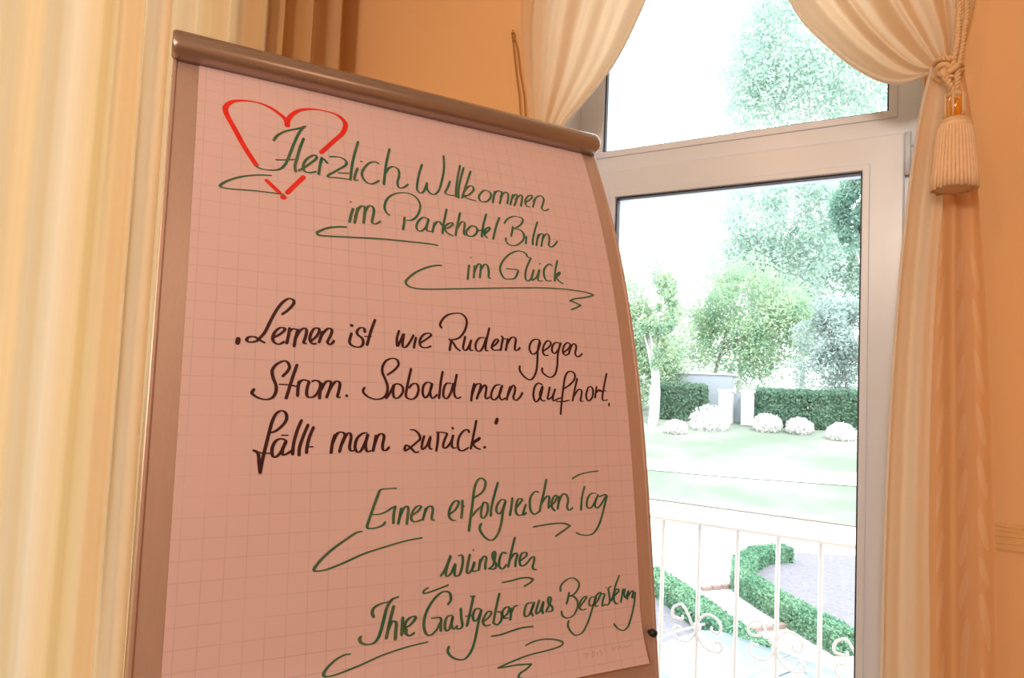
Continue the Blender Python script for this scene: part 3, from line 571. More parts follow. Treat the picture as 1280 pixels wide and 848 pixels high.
# sheets of the pad behind
for dx, oo in ((.0, .0005),):
    V2 = [BP(lerp(A0 + .001, A1 - .001, i / 8.), lerp(S0, .90, j / 60.), oo) for j in range(61) for i in range(9)]
    F2 = [(j * 9 + i, j * 9 + i + 9, j * 9 + i + 10, j * 9 + i + 1) for j in range(60) for i in range(8)]
INK = """
R|red marker heart drawn around the first word|2.2|7.5|1576,625 1547,504 1446,403 1304,314 1143,276 963,295 827,347 741,432 704,542 745,696 834,887 971,1191 1136,1480;1566,628 1589,492 1665,351 1785,233 1960,160 2158,139 2335,162 2442,255 2470,354 2414,535 2283,717 2056,1027;1271,1708 1455,1888;1552,1868 1794,1535;1484,1953 1523,1946
G|green swoosh left of the heart tip|1.6|3.6|1338,1613 1166,1641 960,1709 779,1812 670,1916 710,1949 837,1947 1094,1919 1320,1907 1509,1901
G|green handwritten word Herzlich|1.5|4.0|1372,970 1408,884 1495,783 1612,701 1730,638 1844,561;1818,577 1743,715 1650,993 1574,1256 1517,1397 1446,1481 1322,1521 1200,1525 1136,1498;1398,1319 1517,1293 1717,1236;1807,817 1743,1027 1696,1245 1670,1362 1678,1468;1721,1441 1801,1368 1906,1252 1982,1159 1983,1097 1924,1116 1834,1213 1788,1334 1800,1423 1872,1443 1975,1402;2065,1120 2038,1258 2011,1440;2046,1219 2086,1134 2144,1200;2186,1071 2317,1040 2408,1066 2444,1126 2401,1203 2275,1317 2135,1455 2300,1441 2498,1432;2304,1347 2473,1319;2651,653 2579,916 2528,1145 2486,1438;2611,1193 2565,1327 2552,1424 2607,1416;2666,1044 2698,1046;2964,1019 2885,998 2784,1065 2696,1202 2674,1322 2731,1423 2824,1441 2941,1356;3165,666 3078,1016 3014,1411;3058,1179 3124,1065 3210,1021 3280,1069 3279,1189 3244,1314 3253,1412 3327,1408 3417,1326
G|green handwritten word Willkommen|1.5|3.8|3700,859 3626,1072 3568,1323 3569,1411 3616,1450 3680,1398 3748,1226;3748,1226 3736,1347 3788,1425 3866,1423 3946,1324 4023,1106 4090,841 4115,576;4165,1106 4092,1274 4047,1363 4114,1389 4222,1377;4398,715 4313,1001 4254,1260 4237,1404;4457,755 4367,1010 4300,1251 4280,1415;4580,802 4454,1116 4345,1403;4374,1306 4486,1151 4563,1124 4581,1193 4482,1315 4385,1365 4489,1404 4598,1413;4760,1176 4681,1275 4660,1361 4709,1412 4806,1383 4886,1285 4890,1191 4820,1154 4760,1176;4982,1152 4908,1394;4936,1265 5011,1146 5092,1118 5114,1167 5041,1389;5070,1259 5167,1135 5236,1131 5230,1227 5189,1360;5332,1144 5246,1370;5283,1259 5383,1133 5416,1169 5323,1376;5364,1243 5483,1124 5517,1160 5453,1362;5558,1268 5698,1156 5721,1086 5646,1112 5565,1225 5567,1330 5644,1347;5785,1128 5696,1337;5728,1214 5833,1085 5921,1057 5959,1126 5902,1266 5878,1339 5934,1366 6025,1317
G|green handwritten word im below the heart|1.5|4.2|2506,1957 2472,2067 2446,2191;2462,1842 2487,1837;2575,1935 2520,2196;2531,2091 2598,1922 2661,1879 2690,1923 2656,2173;2671,2014 2739,1870 2801,1858 2828,1933 2789,2116 2802,2157 2848,2155 2921,2102
G|green handwritten word Parkhotel|1.4|3.8|3069,1971 3017,1917 2999,1831 3039,1695 3134,1584 3269,1516 3402,1496 3516,1537 3582,1638 3580,1760 3519,1900 3430,1989 3339,2008;3310,1964 3294,2083 3271,2184;3709,1922 3618,1911 3537,1988 3497,2085 3508,2155 3574,2162 3655,2077 3708,1932;3707,1941 3662,2094 3682,2145 3766,2140;3805,1979 3782,2056 3757,2151;3782,2056 3840,1964 3893,1946 3923,1996;4039,1685 3959,1972 3926,2151;3943,2048 4038,1958 4110,1928 4115,1964 4030,2033 3968,2062 4021,2136 4104,2168;4273,1710 4193,1970 4149,2152;4198,2006 4271,1891 4333,1890 4312,2006 4301,2109 4344,2121;4404,1972 4342,2057 4370,2126 4450,2123 4530,2045 4541,1949 4463,1924 4404,1972;4534,2011 4618,1984;4751,1653 4666,1891 4613,2107;4563,1995 4711,1967;4665,2052 4768,1950 4774,1901 4693,1962 4673,2060 4712,2110;4990,1680 4896,1891 4820,2121
G|green handwritten word Bilm|1.4|3.6|5071,1774 5141,1683 5247,1614 5346,1597 5431,1612 5442,1671 5379,1761 5271,1838 5230,1855;5226,1816 5198,1919 5170,2010;5270,1848 5364,1862 5421,1932 5395,2043 5306,2133 5203,2186 5110,2181 5057,2123 5065,2065;5463,1974 5433,2114;5733,1640 5653,1825 5584,2013 5569,2113;5711,1895 5675,2000 5636,2122;5665,2001 5754,1879 5813,1879 5793,1942 5736,2117;5776,1984 5867,1861 5924,1882 5917,1982 5892,2074 5937,2107 6017,2046 6082,1967
G|long green swoosh under the word Parkhotel|2.2|4.0|2398,2287 2273,2304 2128,2345 2013,2412 1970,2452 2005,2487 2183,2475 2475,2447 2929,2402 3404,2382 3698,2373 3827,2382
G|green handwritten word im on the third line|1.5|3.6|4366,2518 4387,2522;4335,2661 4311,2777 4288,2909;4431,2666 4413,2765 4395,2871;4413,2765 4486,2633 4540,2626 4531,2715 4500,2858;4531,2715 4603,2618 4656,2620 4673,2715 4662,2830 4696,2849
G|green handwritten word Glück|1.4|3.6|5492,2381 5427,2361 5414,2316 5343,2279 5247,2283 5107,2350 4971,2479 4891,2616 4888,2724 4942,2815 5033,2822 5138,2792 5194,2704 5212,2639 5110,2633 4998,2638;5492,2381 5417,2512 5363,2629 5338,2759 5369,2813 5441,2765 5521,2591 5463,2744 5471,2789 5562,2714 5629,2577 5577,2749 5601,2786 5664,2779;5645,2460 5668,2464;5899,2477 5844,2447 5766,2504 5716,2585 5710,2697 5749,2765 5839,2755;6017,2357 5946,2556 5907,2756;5937,2688 6029,2602 6023,2575 5955,2630;5937,2688 6016,2762 6072,2783
G|long green swoosh with zigzag end under the third line|1.8|3.8|3863,2722 3738,2743 3571,2810 3404,2914 3289,3026 3267,3085 3315,3136 3455,3158 3680,3142 4146,3086 4670,3020 5373,2938 5800,2896 6098,2882 6401,2886 6565,2897 6675,2926;6675,2926 6509,2986 6277,3037 6159,3089;6159,3089 6247,3104 6373,3147;6373,3147 6274,3201 6167,3247
K|black opening quotation dot|4.0|7.0|968,4117 961,4178
K|black handwritten word Lernen|1.8|5.0|1504,3738 1568,3683 1632,3606 1657,3546 1631,3512 1578,3510 1501,3575 1426,3696 1353,3856 1294,3999 1234,4085 1186,4136 1113,4154 1070,4130 1093,4088 1160,4077 1223,4113 1292,4149;1396,4074 1471,4027 1534,3967 1540,3932 1482,3930 1420,3990 1390,4074 1411,4135 1474,4158 1537,4119;1604,3927 1593,4019 1570,4138;1611,3962 1650,3931 1715,3940;1715,3940 1684,4054 1667,4173;1684,4054 1741,3952 1794,3913 1827,3938 1815,4031 1790,4116 1829,4121;1875,4097 1954,4021 1994,3947 1987,3898 1927,3909 1881,3998 1875,4083 1915,4122 1955,4113;2041,3944 2015,4031 1995,4096;2008,4031 2075,3927 2129,3887 2170,3912 2150,3993 2109,4081 2137,4115 2171,4098 2198,4061
K|black handwritten word ist|1.8|5.0|2441,3936 2412,4068 2475,4122 2560,4124 2603,4077 2597,4005 2533,3951 2519,3901 2563,3846 2620,3849 2631,3900;2432,3816 2456,3820;2782,3709 2720,3878 2660,4088;2626,3966 2726,3964
K|black handwritten word wie|1.8|4.6|3135,3847 3102,3955 3099,4075;3114,4074 3170,3958 3206,3887 3183,4024 3189,4084 3234,4081 3297,4002 3354,3899;3391,3935 3365,4027 3356,4088;3459,4006 3546,3947 3628,3880 3597,3851 3518,3872 3452,3961 3457,4052 3526,4078 3621,4049
K|black handwritten word Rudern|1.8|4.6|3801,3750 3779,3697 3832,3605 3918,3534 4035,3500 4135,3499 4206,3558 4217,3654 4167,3785 4078,3887 3978,3925;3954,3927 3928,4022 3913,4092;3913,3922 3976,3972 4021,4047 4084,4090;4179,3864 4148,3976 4135,4055 4183,4076 4237,4002 4276,3905 4245,4017 4258,4071 4300,4069;4499,3857 4413,3871 4348,3963 4351,4058 4409,4078 4473,4003 4534,3855;4597,3696 4552,3837 4517,3968 4512,4056 4554,4061;4600,4011 4682,3957 4739,3889 4705,3867 4649,3927 4618,4010 4658,4047 4763,4033;4797,3812 4821,3843 4797,3934 4771,4040;4829,3850 4900,3854;4909,3853 4884,3944 4859,4035;4874,3961 4954,3842 5019,3813 5051,3852 5024,3968 5028,4025 5083,4013 5113,3979
K|black handwritten word gegen|1.8|4.4|5492,3830 5410,3819 5332,3866 5286,3968 5306,4049 5359,4070 5438,4008 5498,3871;5491,3838 5440,3991 5413,4190 5382,4338 5319,4454 5244,4489 5157,4444 5084,4352 5089,4280;5521,4020 5661,3928 5696,3858 5633,3829 5558,3917 5530,4019 5562,4075 5628,4072;5878,3855 5782,3852 5718,3924 5710,4008 5764,4030 5839,3950 5888,3854;5877,3863 5810,4053 5782,4237 5732,4372 5652,4432 5560,4412 5492,4350 5496,4292;5919,4013 6024,3939 6071,3868 6016,3837 5951,3892 5911,3996 5953,4053 6014,4033;6077,3901 6049,3971 6024,4024;6038,3989 6110,3865 6171,3852 6184,3912 6152,4016 6196,4065 6247,4045 6291,4008
K|black handwritten word Strom|1.8|5.0|1529,4587 1584,4524 1615,4456 1581,4390 1524,4386 1443,4437 1396,4520 1411,4612 1451,4716 1447,4808 1406,4874 1333,4900 1235,4879 1161,4829 1166,4797 1183,4771;1710,4424 1662,4575 1615,4750 1581,4876;1488,4695 1601,4697 1703,4714;1740,4652 1729,4733 1725,4840;1723,4720 1753,4652 1804,4623 1870,4641;1870,4647 1845,4743 1847,4836 1899,4855 1964,4820 2015,4723 2014,4656 1961,4624 1909,4639;2041,4668 2016,4778 2011,4865;2029,4750 2081,4653 2134,4624 2161,4664 2135,4760 2103,4849;2148,4733 2201,4649 2248,4626 2282,4660 2263,4770 2250,4839 2290,4844;2368,4822 2381,4821
K|black handwritten word Sobald|1.8|4.6|2951,4506 3047,4437 3115,4354 3095,4282 3021,4264 2932,4305 2880,4395 2879,4481 2914,4565 2949,4664 2941,4764 2883,4836 2783,4859 2670,4827 2600,4760 2621,4703;2926,4842 2985,4762 3044,4646 3029,4732 3042,4824 3101,4830 3168,4757 3169,4671 3103,4630 3044,4646;3302,4404 3260,4566 3228,4712 3219,4813 3293,4846 3368,4809 3408,4706 3387,4627 3327,4622 3266,4682;3602,4604 3541,4592 3486,4645 3468,4748 3505,4819 3567,4759 3617,4626;3617,4611 3583,4730 3612,4824 3691,4771;3788,4426 3751,4592 3720,4821;3917,4593 3837,4603 3794,4694 3791,4797 3846,4818 3912,4720 3948,4599;4010,4461 3971,4628 3959,4748 3997,4814 4061,4797
K|black handwritten word man before the last word of its line|1.8|4.6|4290,4587 4251,4709 4229,4845;4241,4770 4305,4617 4373,4584 4396,4614 4358,4721 4321,4813;4357,4737 4429,4628 4472,4603 4486,4656 4464,4764 4479,4809 4530,4785;4727,4587 4641,4605 4577,4700 4563,4792 4621,4821 4702,4742 4761,4601;4752,4609 4702,4742 4732,4818 4802,4793;4899,4612 4858,4706 4826,4815;4847,4753 4934,4603 4978,4609 4973,4687 4941,4782 4991,4819 5065,4763 5104,4699
K|black handwritten word aufhört at the right paper edge|1.8|4.4|5475,4560 5403,4539 5335,4597 5299,4725 5319,4819 5364,4826 5434,4737 5481,4592;5472,4592 5417,4722 5447,4808 5510,4814;5610,4596 5573,4717 5558,4789 5644,4747 5711,4617 5664,4731 5658,4808 5754,4776 5812,4759;5871,4611 5982,4550 6087,4456 6106,4364 6042,4317 5963,4345 5905,4446 5862,4612 5816,4823 5781,5023;5713,4817 5825,4823 5960,4795;6147,4437 6081,4621 6026,4802;6062,4720 6149,4619 6216,4633 6197,4732 6181,4798 6229,4805;6337,4596 6296,4713 6328,4795 6411,4743 6443,4626 6410,4560 6339,4579;6520,4557 6497,4641 6471,4741;6499,4658 6565,4605 6622,4637;6748,4327 6688,4500 6625,4704 6627,4779 6720,4768;6562,4631 6705,4618;6744,4826 6742,4868
K|black handwritten word fällt|1.8|5.0|1396,5324 1469,5299 1553,5221 1594,5143 1579,5066 1523,5041 1462,5081 1416,5184 1384,5324 1343,5526 1313,5687 1294,5823;1294,5823 1278,5711 1261,5587 1200,5543;1224,5549 1285,5575 1405,5583;1538,5356 1621,5356;1583,5413 1521,5400 1461,5438 1427,5526 1437,5614 1480,5627 1539,5565 1596,5426;1596,5439 1556,5540 1564,5603 1613,5591 1686,5541;1784,5161 1730,5298 1691,5465 1682,5599;1868,5219 1808,5375 1767,5517 1764,5612;1940,5251 1891,5375 1862,5504 1858,5582;1875,5505 1939,5505
K|black handwritten word man beside fällt|1.8|5.0|2223,5349 2191,5454 2174,5585;2185,5481 2249,5336 2316,5316 2356,5356 2317,5455 2286,5573;2311,5481 2376,5349 2424,5329 2438,5389 2419,5509 2440,5562 2494,5556;2657,5322 2588,5335 2519,5402 2493,5509 2521,5576 2575,5563 2630,5457 2671,5349;2664,5349 2637,5483 2658,5571 2713,5565;2782,5362 2762,5471 2741,5565;2755,5498 2810,5362 2867,5335 2895,5376 2874,5485 2881,5553 2924,5560 2966,5520
K|black handwritten word zurück|1.8|4.6|3272,5278 3339,5285 3397,5334 3419,5404 3359,5460 3270,5529 3196,5569 3197,5514 3226,5494 3284,5536 3343,5592 3395,5585;3479,5369 3448,5474 3447,5551 3515,5503 3578,5369 3553,5489 3567,5545 3598,5545;3693,5327 3683,5447 3658,5574;3662,5312 3739,5312 3832,5326;3832,5334 3783,5434 3766,5519 3812,5533 3891,5448 3925,5348 3899,5463 3913,5534 3968,5534;3912,5251 3927,5258;4180,5311 4149,5275 4085,5297 4019,5377 3993,5477 4007,5556 4069,5578 4158,5536;4300,5142 4252,5333 4197,5551;4224,5464 4340,5392 4331,5421 4240,5479 4286,5537 4350,5559;4413,5535 4433,5529
K|black closing quotation dot|4.0|7.0|4649,5115 4621,5176
G|green handwritten word Einen|1.5|3.8|3074,6075 2953,6075 2849,6087 2814,6151 2754,6306 2695,6471 2669,6566 2724,6586 2819,6575 2887,6547 2915,6516;2735,6408 2831,6407 2927,6379 3011,6331 3067,6314;3053,6320 3033,6424 3029,6535;3138,6350 3118,6455 3097,6546;3118,6455 3181,6339 3231,6328 3239,6395 3218,6553;3282,6450 3369,6402 3427,6337 3369,6328 3311,6385 3282,6464 3296,6518 3354,6534 3427,6512;3493,6367 3471,6447 3449,6513;3464,6460 3515,6355 3575,6338 3597,6386 3581,6507 3626,6529
G|green handwritten word erfolgreichen|1.4|4.0|3837,6466 3937,6403 3992,6309 3954,6279 3892,6318 3845,6412 3844,6494 3890,6544 3943,6547;4047,6283 4042,6408 4028,6518;4039,6339 4077,6365;4229,6249 4333,6197 4399,6128 4418,6029 4355,5977 4290,6011 4239,6123 4203,6346 4168,6539 4142,6703;4200,6499 4265,6433 4362,6367;4379,6326 4344,6423 4343,6521 4390,6537 4440,6456 4443,6343 4379,6319;4622,6050 4560,6220 4506,6403 4495,6515;4747,6307 4673,6296 4605,6365 4586,6449 4634,6494 4685,6440 4738,6328;4738,6328 4693,6469 4664,6623 4612,6761 4545,6840 4472,6856 4385,6802 4323,6715 4316,6659 4341,6618;4856,6282 4836,6404 4807,6524;4919,6422 4989,6353 5025,6304 4957,6301 4921,6379 4909,6479 4950,6532 5017,6528;5082,6387 5026,6529 5086,6503;5314,6213 5245,6203 5172,6274 5151,6375 5165,6478 5223,6532 5303,6499;5455,6031 5402,6224 5352,6369 5320,6493;5351,6384 5444,6285 5497,6287 5483,6390 5481,6449;5490,6435 5582,6380 5640,6293 5596,6276 5538,6363 5543,6452 5594,6499;5676,6294 5657,6398 5640,6472;5653,6398 5732,6266 5805,6269 5837,6346 5814,6450 5848,6504 5914,6470
G|green handwritten word Tag|1.4|3.8|5929,6030 6063,5972 6236,5938 6434,5922;6156,6160 6099,6311 6070,6508;6368,6268 6272,6272 6201,6346 6185,6468 6259,6487 6341,6398 6405,6293;6363,6353 6337,6460 6393,6493 6474,6420 6560,6299 6422,6324;6579,6315 6520,6468 6462,6619 6396,6754 6295,6869 6180,6899 6050,6883 5960,6847
G|green swoosh left of the word Einen|1.6|4.2|2603,6615 2523,6627 2405,6695 2252,6790 2114,6897 2017,6999 1993,7055 2069,7067 2182,7050 2373,6992 2634,6900 2904,6838 3183,6780 3441,6752
G|small green arrow stroke under erfolgreichen|2.0|3.6|5199,6715 5391,6697 5568,6687 5748,6696 5855,6737;5855,6737 5780,6777 5587,6875
G|green handwritten word wünschen|1.5|4.0|3713,7276 3780,7189 3863,7016 3810,7152 3787,7276 3854,7269 3931,7135 3915,7241 3930,7296 3990,7288 4029,7197 4045,7091 4030,7029 3977,7032;4154,7032 4122,7151 4105,7258 4144,7275 4206,7199 4223,7133 4190,7252 4284,7253;4200,6970 4218,6974;4317,7113 4303,7180 4292,7247;4300,7180 4365,7076 4412,7094 4395,7174 4394,7243;4442,7247 4522,7199 4557,7036 4517,7033 4516,7116 4570,7203 4537,7255 4473,7250;4736,7057 4671,7045 4620,7138 4618,7235 4674,7267 4732,7217;4882,6849 4819,7042 4764,7247;4783,7165 4867,7074 4917,7092 4890,7174 4880,7250;4965,7180 5067,7118 5069,7075 5001,7077 4957,7151 4963,7236 5013,7255 5081,7218 5151,7153 5202,7150 5192,7227 5173,7282 5189,7319 5240,7328
G|small green arrow stroke under wünschen|2.0|3.6|4663,7456 4826,7444 4959,7425 5092,7430 5176,7459;5176,7459 5124,7503 5022,7542
G|tiny green hook below wünschen|1.8|3.6|3530,7415 3472,7442 3465,7480 3530,7477 3661,7448 3824,7407
G|green handwritten word Ihre|1.5|4.4|2775,7701 2754,7649 2780,7590 2873,7550 2982,7537 3036,7505 3112,7488;3023,7510 2956,7597 2904,7778 2853,7944 2788,8021 2695,8031 2616,7998 2596,7947 2615,7925;3044,7601 3005,7740 2948,7987;2973,7885 3026,7792 3081,7812 3076,7898 3070,8015;3171,7760 3165,7859 3159,7971;3171,7835 3200,7889 3228,7930;3179,7886 3262,7871 3346,7793 3331,7760 3261,7777 3206,7839 3207,7940 3263,7997 3333,7968
G|green handwritten word Gastgeber|1.5|4.0|3816,7660 3861,7606 3846,7519 3779,7486 3691,7510 3574,7614 3488,7759 3467,7897 3503,8003 3575,8025 3662,7959 3705,7887 3713,7991;3574,7814 3705,7823 3713,7888;3883,7811 3808,7822 3771,7908 3786,7994 3838,7981 3890,7845;3890,7831 3867,7920 3897,7988 3957,7957;4010,7741 4017,7860 4032,7966 3987,8000 3927,7979;4202,7596 4162,7758 4100,7974;4156,7591 4233,7599;4078,7847 4200,7848;4309,7774 4232,7772 4192,7854 4215,7923 4269,7903 4324,7796;4324,7796 4276,7956 4235,8122 4175,8282 4079,8382 3989,8395 3873,8348 3810,8270 3827,8210;4354,7952 4448,7897 4481,7840 4426,7827 4370,7888 4346,7952 4384,8009 4463,8006;4612,7604 4561,7775 4510,7985;4510,7985 4573,8019 4638,7960 4639,7865 4576,7845;4654,7935 4735,7890 4769,7812 4705,7805 4655,7867 4678,7938 4751,7946;4802,7830 4793,7910 4782,7977;4792,7897 4851,7808 4909,7800
G|green handwritten word aus|1.5|4.0|5151,7785 5066,7790 5023,7868 5021,7951 5079,7957 5148,7869 5184,7789;5175,7802 5130,7908 5162,7967;5270,7770 5224,7877 5214,7945 5282,7912 5346,7786 5317,7901 5332,7952;5384,7937 5476,7778 5434,7739 5423,7815 5490,7879 5488,7935 5419,7941
G|green handwritten word Begeisterung|1.4|3.6|5646,7668 5648,7611 5713,7546 5822,7505 5911,7521 5981,7593 5959,7671 5884,7743 5794,7762;5795,7712 5774,7796 5745,7864;5794,7762 5883,7779 5943,7857 5930,7956 5854,8048 5746,8071 5668,8026 5653,7968;5963,7952 6049,7875 6114,7805 6052,7809 5987,7879 5977,7954 6031,7987 6093,7978;6274,7822 6190,7824 6153,7886 6171,7943 6227,7927 6288,7834;6273,7844 6211,7980 6148,8115 6069,8234 5993,8309 5883,8327 5807,8275 5755,8185 5773,8113;6226,7949 6314,7881 6376,7777 6319,7782 6258,7864 6268,7954 6324,7960;6382,7789 6446,7806 6413,7881 6395,7968 6452,7952;6474,7706 6488,7712;6581,7697 6522,7725 6532,7793 6541,7906 6509,7958 6466,7964;6742,7553 6661,7693 6618,7813 6570,7909;6601,7867 6722,7779 6680,7752 6633,7803 6620,7903 6654,7963 6704,7963;6804,7764 6776,7863 6749,7951;6841,7768 6821,7845 6848,7893 6906,7797 6876,7919;6886,7886 6957,7819 7002,7818 6966,7906;7038,7839 6992,7846 6989,7908 7033,7913;7038,7839 7005,8012 6947,8164 6873,8299 6806,8356 6732,8364 6651,8321 6594,8254
G|straight green underline below Gastgeber|2.0|3.6|4474,8159 4616,8158 4810,8129 4975,8109 5157,8115
G|green swoosh below the word Ihre|1.6|4.0|2483,8116 2413,8115 2312,8148 2213,8215 2146,8291 2165,8330 2251,8335 2401,8311 2632,8258 2895,8188 3167,8141 3376,8119 3525,8108
G|green zigzag flourish at the paper foot|1.8|3.6|5017,8350 5144,8320 5296,8309 5465,8328 5599,8366 5647,8406 5573,8443 5348,8467 5045,8485 4748,8534 4546,8578;4546,8578 4679,8581 4871,8583 5088,8604;5088,8604 4991,8657 4889,8693 4858,8738 4941,8775 5128,8828
S|faint grey printed line in the lower paper corner|0.7|1.1|5979,8594 6089,8604;6044,8603 6028,8643;6131,8623 6161,8584 6188,8622 6136,8657;6226,8602 6239,8654;6272,8599 6316,8614 6295,8662;6510,8571 6537,8617 6592,8573;6622,8603 6663,8577 6692,8612;6717,8606 6757,8586 6775,8614;6802,8600 6839,8596
"""
PXM = .00106
for ln in INK.strip().split('\n'):
    kd, lab, wa, wb, st = ln.split('|'); wa = float(wa) * PXM; wb = float(wb) * PXM
    if kd == 'K': wa *= .85; wb *= .82
    V = []; F = []
    off = {'R': .0004, 'G': .0006, 'K': .0005, 'S': .0004}[kd]
    for sk_ in st.split(';'):
        pts = [tuple(float(q) / 10000. for q in p.split(',')) for p in sk_.split()]
        if len(pts) == 2: fine = [tuple(lerp(pts[0][k], pts[1][k], i / 3.) for k in (0, 1)) for i in range(4)]
        else: fine = cr(pts, 4)
        n = len(fine); dirs = []
        for i in range(n):
            a = fine[max(i - 1, 0)]; b = fine[min(i + 1, n - 1)]; dx, dy = b[0] - a[0], b[1] - a[1]; L = math.hypot(dx, dy) or 1e-6; dirs.append((dx / L, dy / L))
        ws = [lerp(wa, wb, min(1, abs(d[1]) ** 1.1)) for d in dirs]
        ws = [(ws[max(i - 1, 0)] + 2 * ws[i] + ws[min(i + 1, n - 1)]) / 4 for i in range(n)]
        if len(pts) == 2 and math.dist(pts[0], pts[1]) < .006: ws = [wb * .9] * n if kd != 'G' else [wb * .45] * n
        # rounded caps
        seq = [(fine[0][0] - dirs[0][0] * ws[0] * .35, fine[0][1] - dirs[0][1] * ws[0] * .35, dirs[0], ws[0] * .45)]
        seq += [(fine[i][0], fine[i][1], dirs[i], ws[i]) for i in range(n)]
        seq += [(fine[-1][0] + dirs[-1][0] * ws[-1] * .35, fine[-1][1] + dirs[-1][1] * ws[-1] * .35, dirs[-1], ws[-1] * .45)]
        b0 = len(V)
        for (a, s, d, w_) in seq:
            for sg in (-1, 1):
                aa = a - d[1] * w_ * .5 * sg; ss = s + d[0] * w_ * .5 * sg
                V.append(BP(aa, ss, POFF(ss) + .0006 * math.sin(9 * (aa - A0) / (A1 - A0) + 4 * ss) + off))
        for i in range(len(seq) - 1):
            k = b0 + i * 2; F.append((k, k + 1, k + 3, k + 2))
    nm = {'R': 'drawn_heart', 'S': 'printed_line'}.get(kd) or ('handwritten_word' if 'word ' in lab and 'swoosh' not in lab and 'under the word' not in lab and 'below the word' not in lab else 'pen_flourish')
    o = pym(nm, V, F, 'ink_' + kd, ps, False); o['label'] = lab

# ================================================================== BALCONY RAILING
YR = 2.50
ZT = (onY(1067, 680.5, YR).z + onY(813, 643.6, YR).z) / 2
rl = empty('balcony_railing', (-.5, YR, 0), 'white wrought iron balcony railing with scrollwork outside the window', 'railing')
XA, XB_ = -1.45, .75
MB().box(XA, XB_, YR - .012, YR + .012, ZT - .012, ZT).build('top_rail', 'white_iron', rl, bevel=.003)
MB().box(XA, XB_, YR - .010, YR + .010, .08, .095).build('bottom_rail', 'white_iron', rl)
xb2 = onY(875, 655, YR).x; xb4 = onY(973, 670, YR).x; sp = (xb4 - xb2) / 2
SCR = [[(0, 20), (-22, -5), (-45, -52), (-75, -90), (-115, -70), (-120, -30), (-95, -22), (-70, -25), (-70, -40)],
       [(0, 0), (-15, 45), (-45, 78), (-90, 78), (-115, 50), (-105, 20), (-75, 22)],
       [(0, -18), (25, -55), (62, -70), (105, -45), (112, -5), (92, 10), (70, 0), (72, -15)],
       [(0, 20), (20, 65), (55, 95), (105, 95), (122, 70), (108, 48), (85, 55)]]
pm = onY(925, 784, YR).x - onY(875, 784, YR).x
kz = pm / 50. / 3.72
zc = onY(873, 784, YR).z
k = -4
while True:
    x = xb2 + k * sp
    if x > XB_: break
    if x > XA:
        MB().tube([(x, YR, .09), (x, YR, ZT - .008)], .0075, 8).build('baluster', 'white_iron', rl, True)
        if k % 2 == 0:
            for s in SCR:
                m_ = 1.0
                P = cr([(x + p[0] * kz * m_, YR - .004, zc - p[1] * kz * m_) for p in s], 6)
                MB().tube(P, .0048, 7).build('scroll', 'white_iron', rl, True)
            for s in SCR:
                P = cr([(x + p[0] * kz * .78, YR - .004, zc - .42 - p[1] * kz * .78) for p in s], 6)
                MB().tube(P, .0048, 7).build('scroll', 'white_iron', rl, True)
            MB().lathe((x, YR, zc - .0), [(.008, -.015), (.014, -.008), (.014, .008), (.008, .015)], 10).build('collar', 'white_iron', rl, True)
    k += 1
for x in (XA, XB_): MB().box(x - .012, x + .012, YW + .35, YR, ZT - .012, ZT).box(x - .01, x + .01, YR - .01, YR + .01, 0, ZT).build('return_rail', 'white_iron', rl)
tag(MB().box(XA - .05, XB_ + .05, YW + .35, YR + .06, -.14, -.02).build('balcony_slab', 'concrete'), kind='structure')
tag(MB().box(XL - .3, XR + .3, YB - .3, YW + .35, -3.2, -.1).build('house_base', 'gate_plaster'), kind='structure')

# ================================================================== GARDEN
GZ = -3.05
def gz(Y):
    if Y < 28: return GZ
    if Y < 50: return GZ + (Y - 28) * .125
    return GZ + 22 * .125 + (Y - 50) * .02
def onG(x, y):
    d = wray(x, y); Y = 2.; 
    while Y < 300:
        p = EYE + d * (Y / d.y)
        if p.z <= gz(Y): return p
        Y += .05
    return p
# forecourt and lawn
vs = []; fs = []
def strip(name, Y0, Y1, n, mat, lift=0., x0=-140, x1=90, m=2, label=None, yfun=None):
    V = []; F = []
    for i in range(n + 1):
        for j in range(m + 1):
            X = lerp(x0, x1, j / m); Y = lerp(Y0, Y1, i / n) + (yfun(X) if yfun else 0)
            V.append((X, Y, gz(Y) + lift))
    for i in range(n):
        for j in range(m):
            k = i * (m + 1) + j; F.append((k, k + 1, k + m + 2, k + m + 1))
    o = pym(name, V, F, mat, None, True); tag(o, label, kind='structure'); return o
strip('forecourt', 1.9, 26.2, 4, 'court_gravel', 0, label='pale gravel forecourt below the balcony')
strip('lawn', 26.2, 250, 120, 'lawn_grass', 0, label='bright sunlit lawn rising towards the trees')
strip('lawn_kerb', 26.05, 26.25, 1, 'kerb_brick', .05, label='dark kerb line along the near lawn edge')
strip('garden_path', 33.0, 35.5, 3, 'path_stone', .03, m=40, yfun=lambda X: .02 * X * 2 + 1.2 * math.sin(X * .12), label='white path winding across the lawn')
def leaves(cs, n, size, flat=0.0, rnd=random, shell=.0):
    V = []; F = []
    for (c, rx, ry, rz_, wgt) in cs:
        for _ in range(int(n * wgt)):
            while True:
                x, y, z = rnd.uniform(-1, 1), rnd.uniform(-1, 1), rnd.uniform(-1, 1); q = x * x + y * y + z * z
                if shell * shell < q < 1: break
            p = Vector((c[0] + x * rx, c[1] + y * ry, c[2] + z * rz_))
            a = Vector((rnd.gauss(0, 1), rnd.gauss(0, 1), rnd.gauss(0, 1))).normalized(); b = a.cross(Vector((rnd.gauss(0, 1), rnd.gauss(0, 1), rnd.gauss(0, 1)))).normalized()
            s = size * rnd.uniform(.6, 1.3); k = len(V)
            V += [p - a * s, p + b * s * .5, p + a * s, p - b * s * .5]; F.append((k, k + 1, k + 2, k + 3))
    return V, F
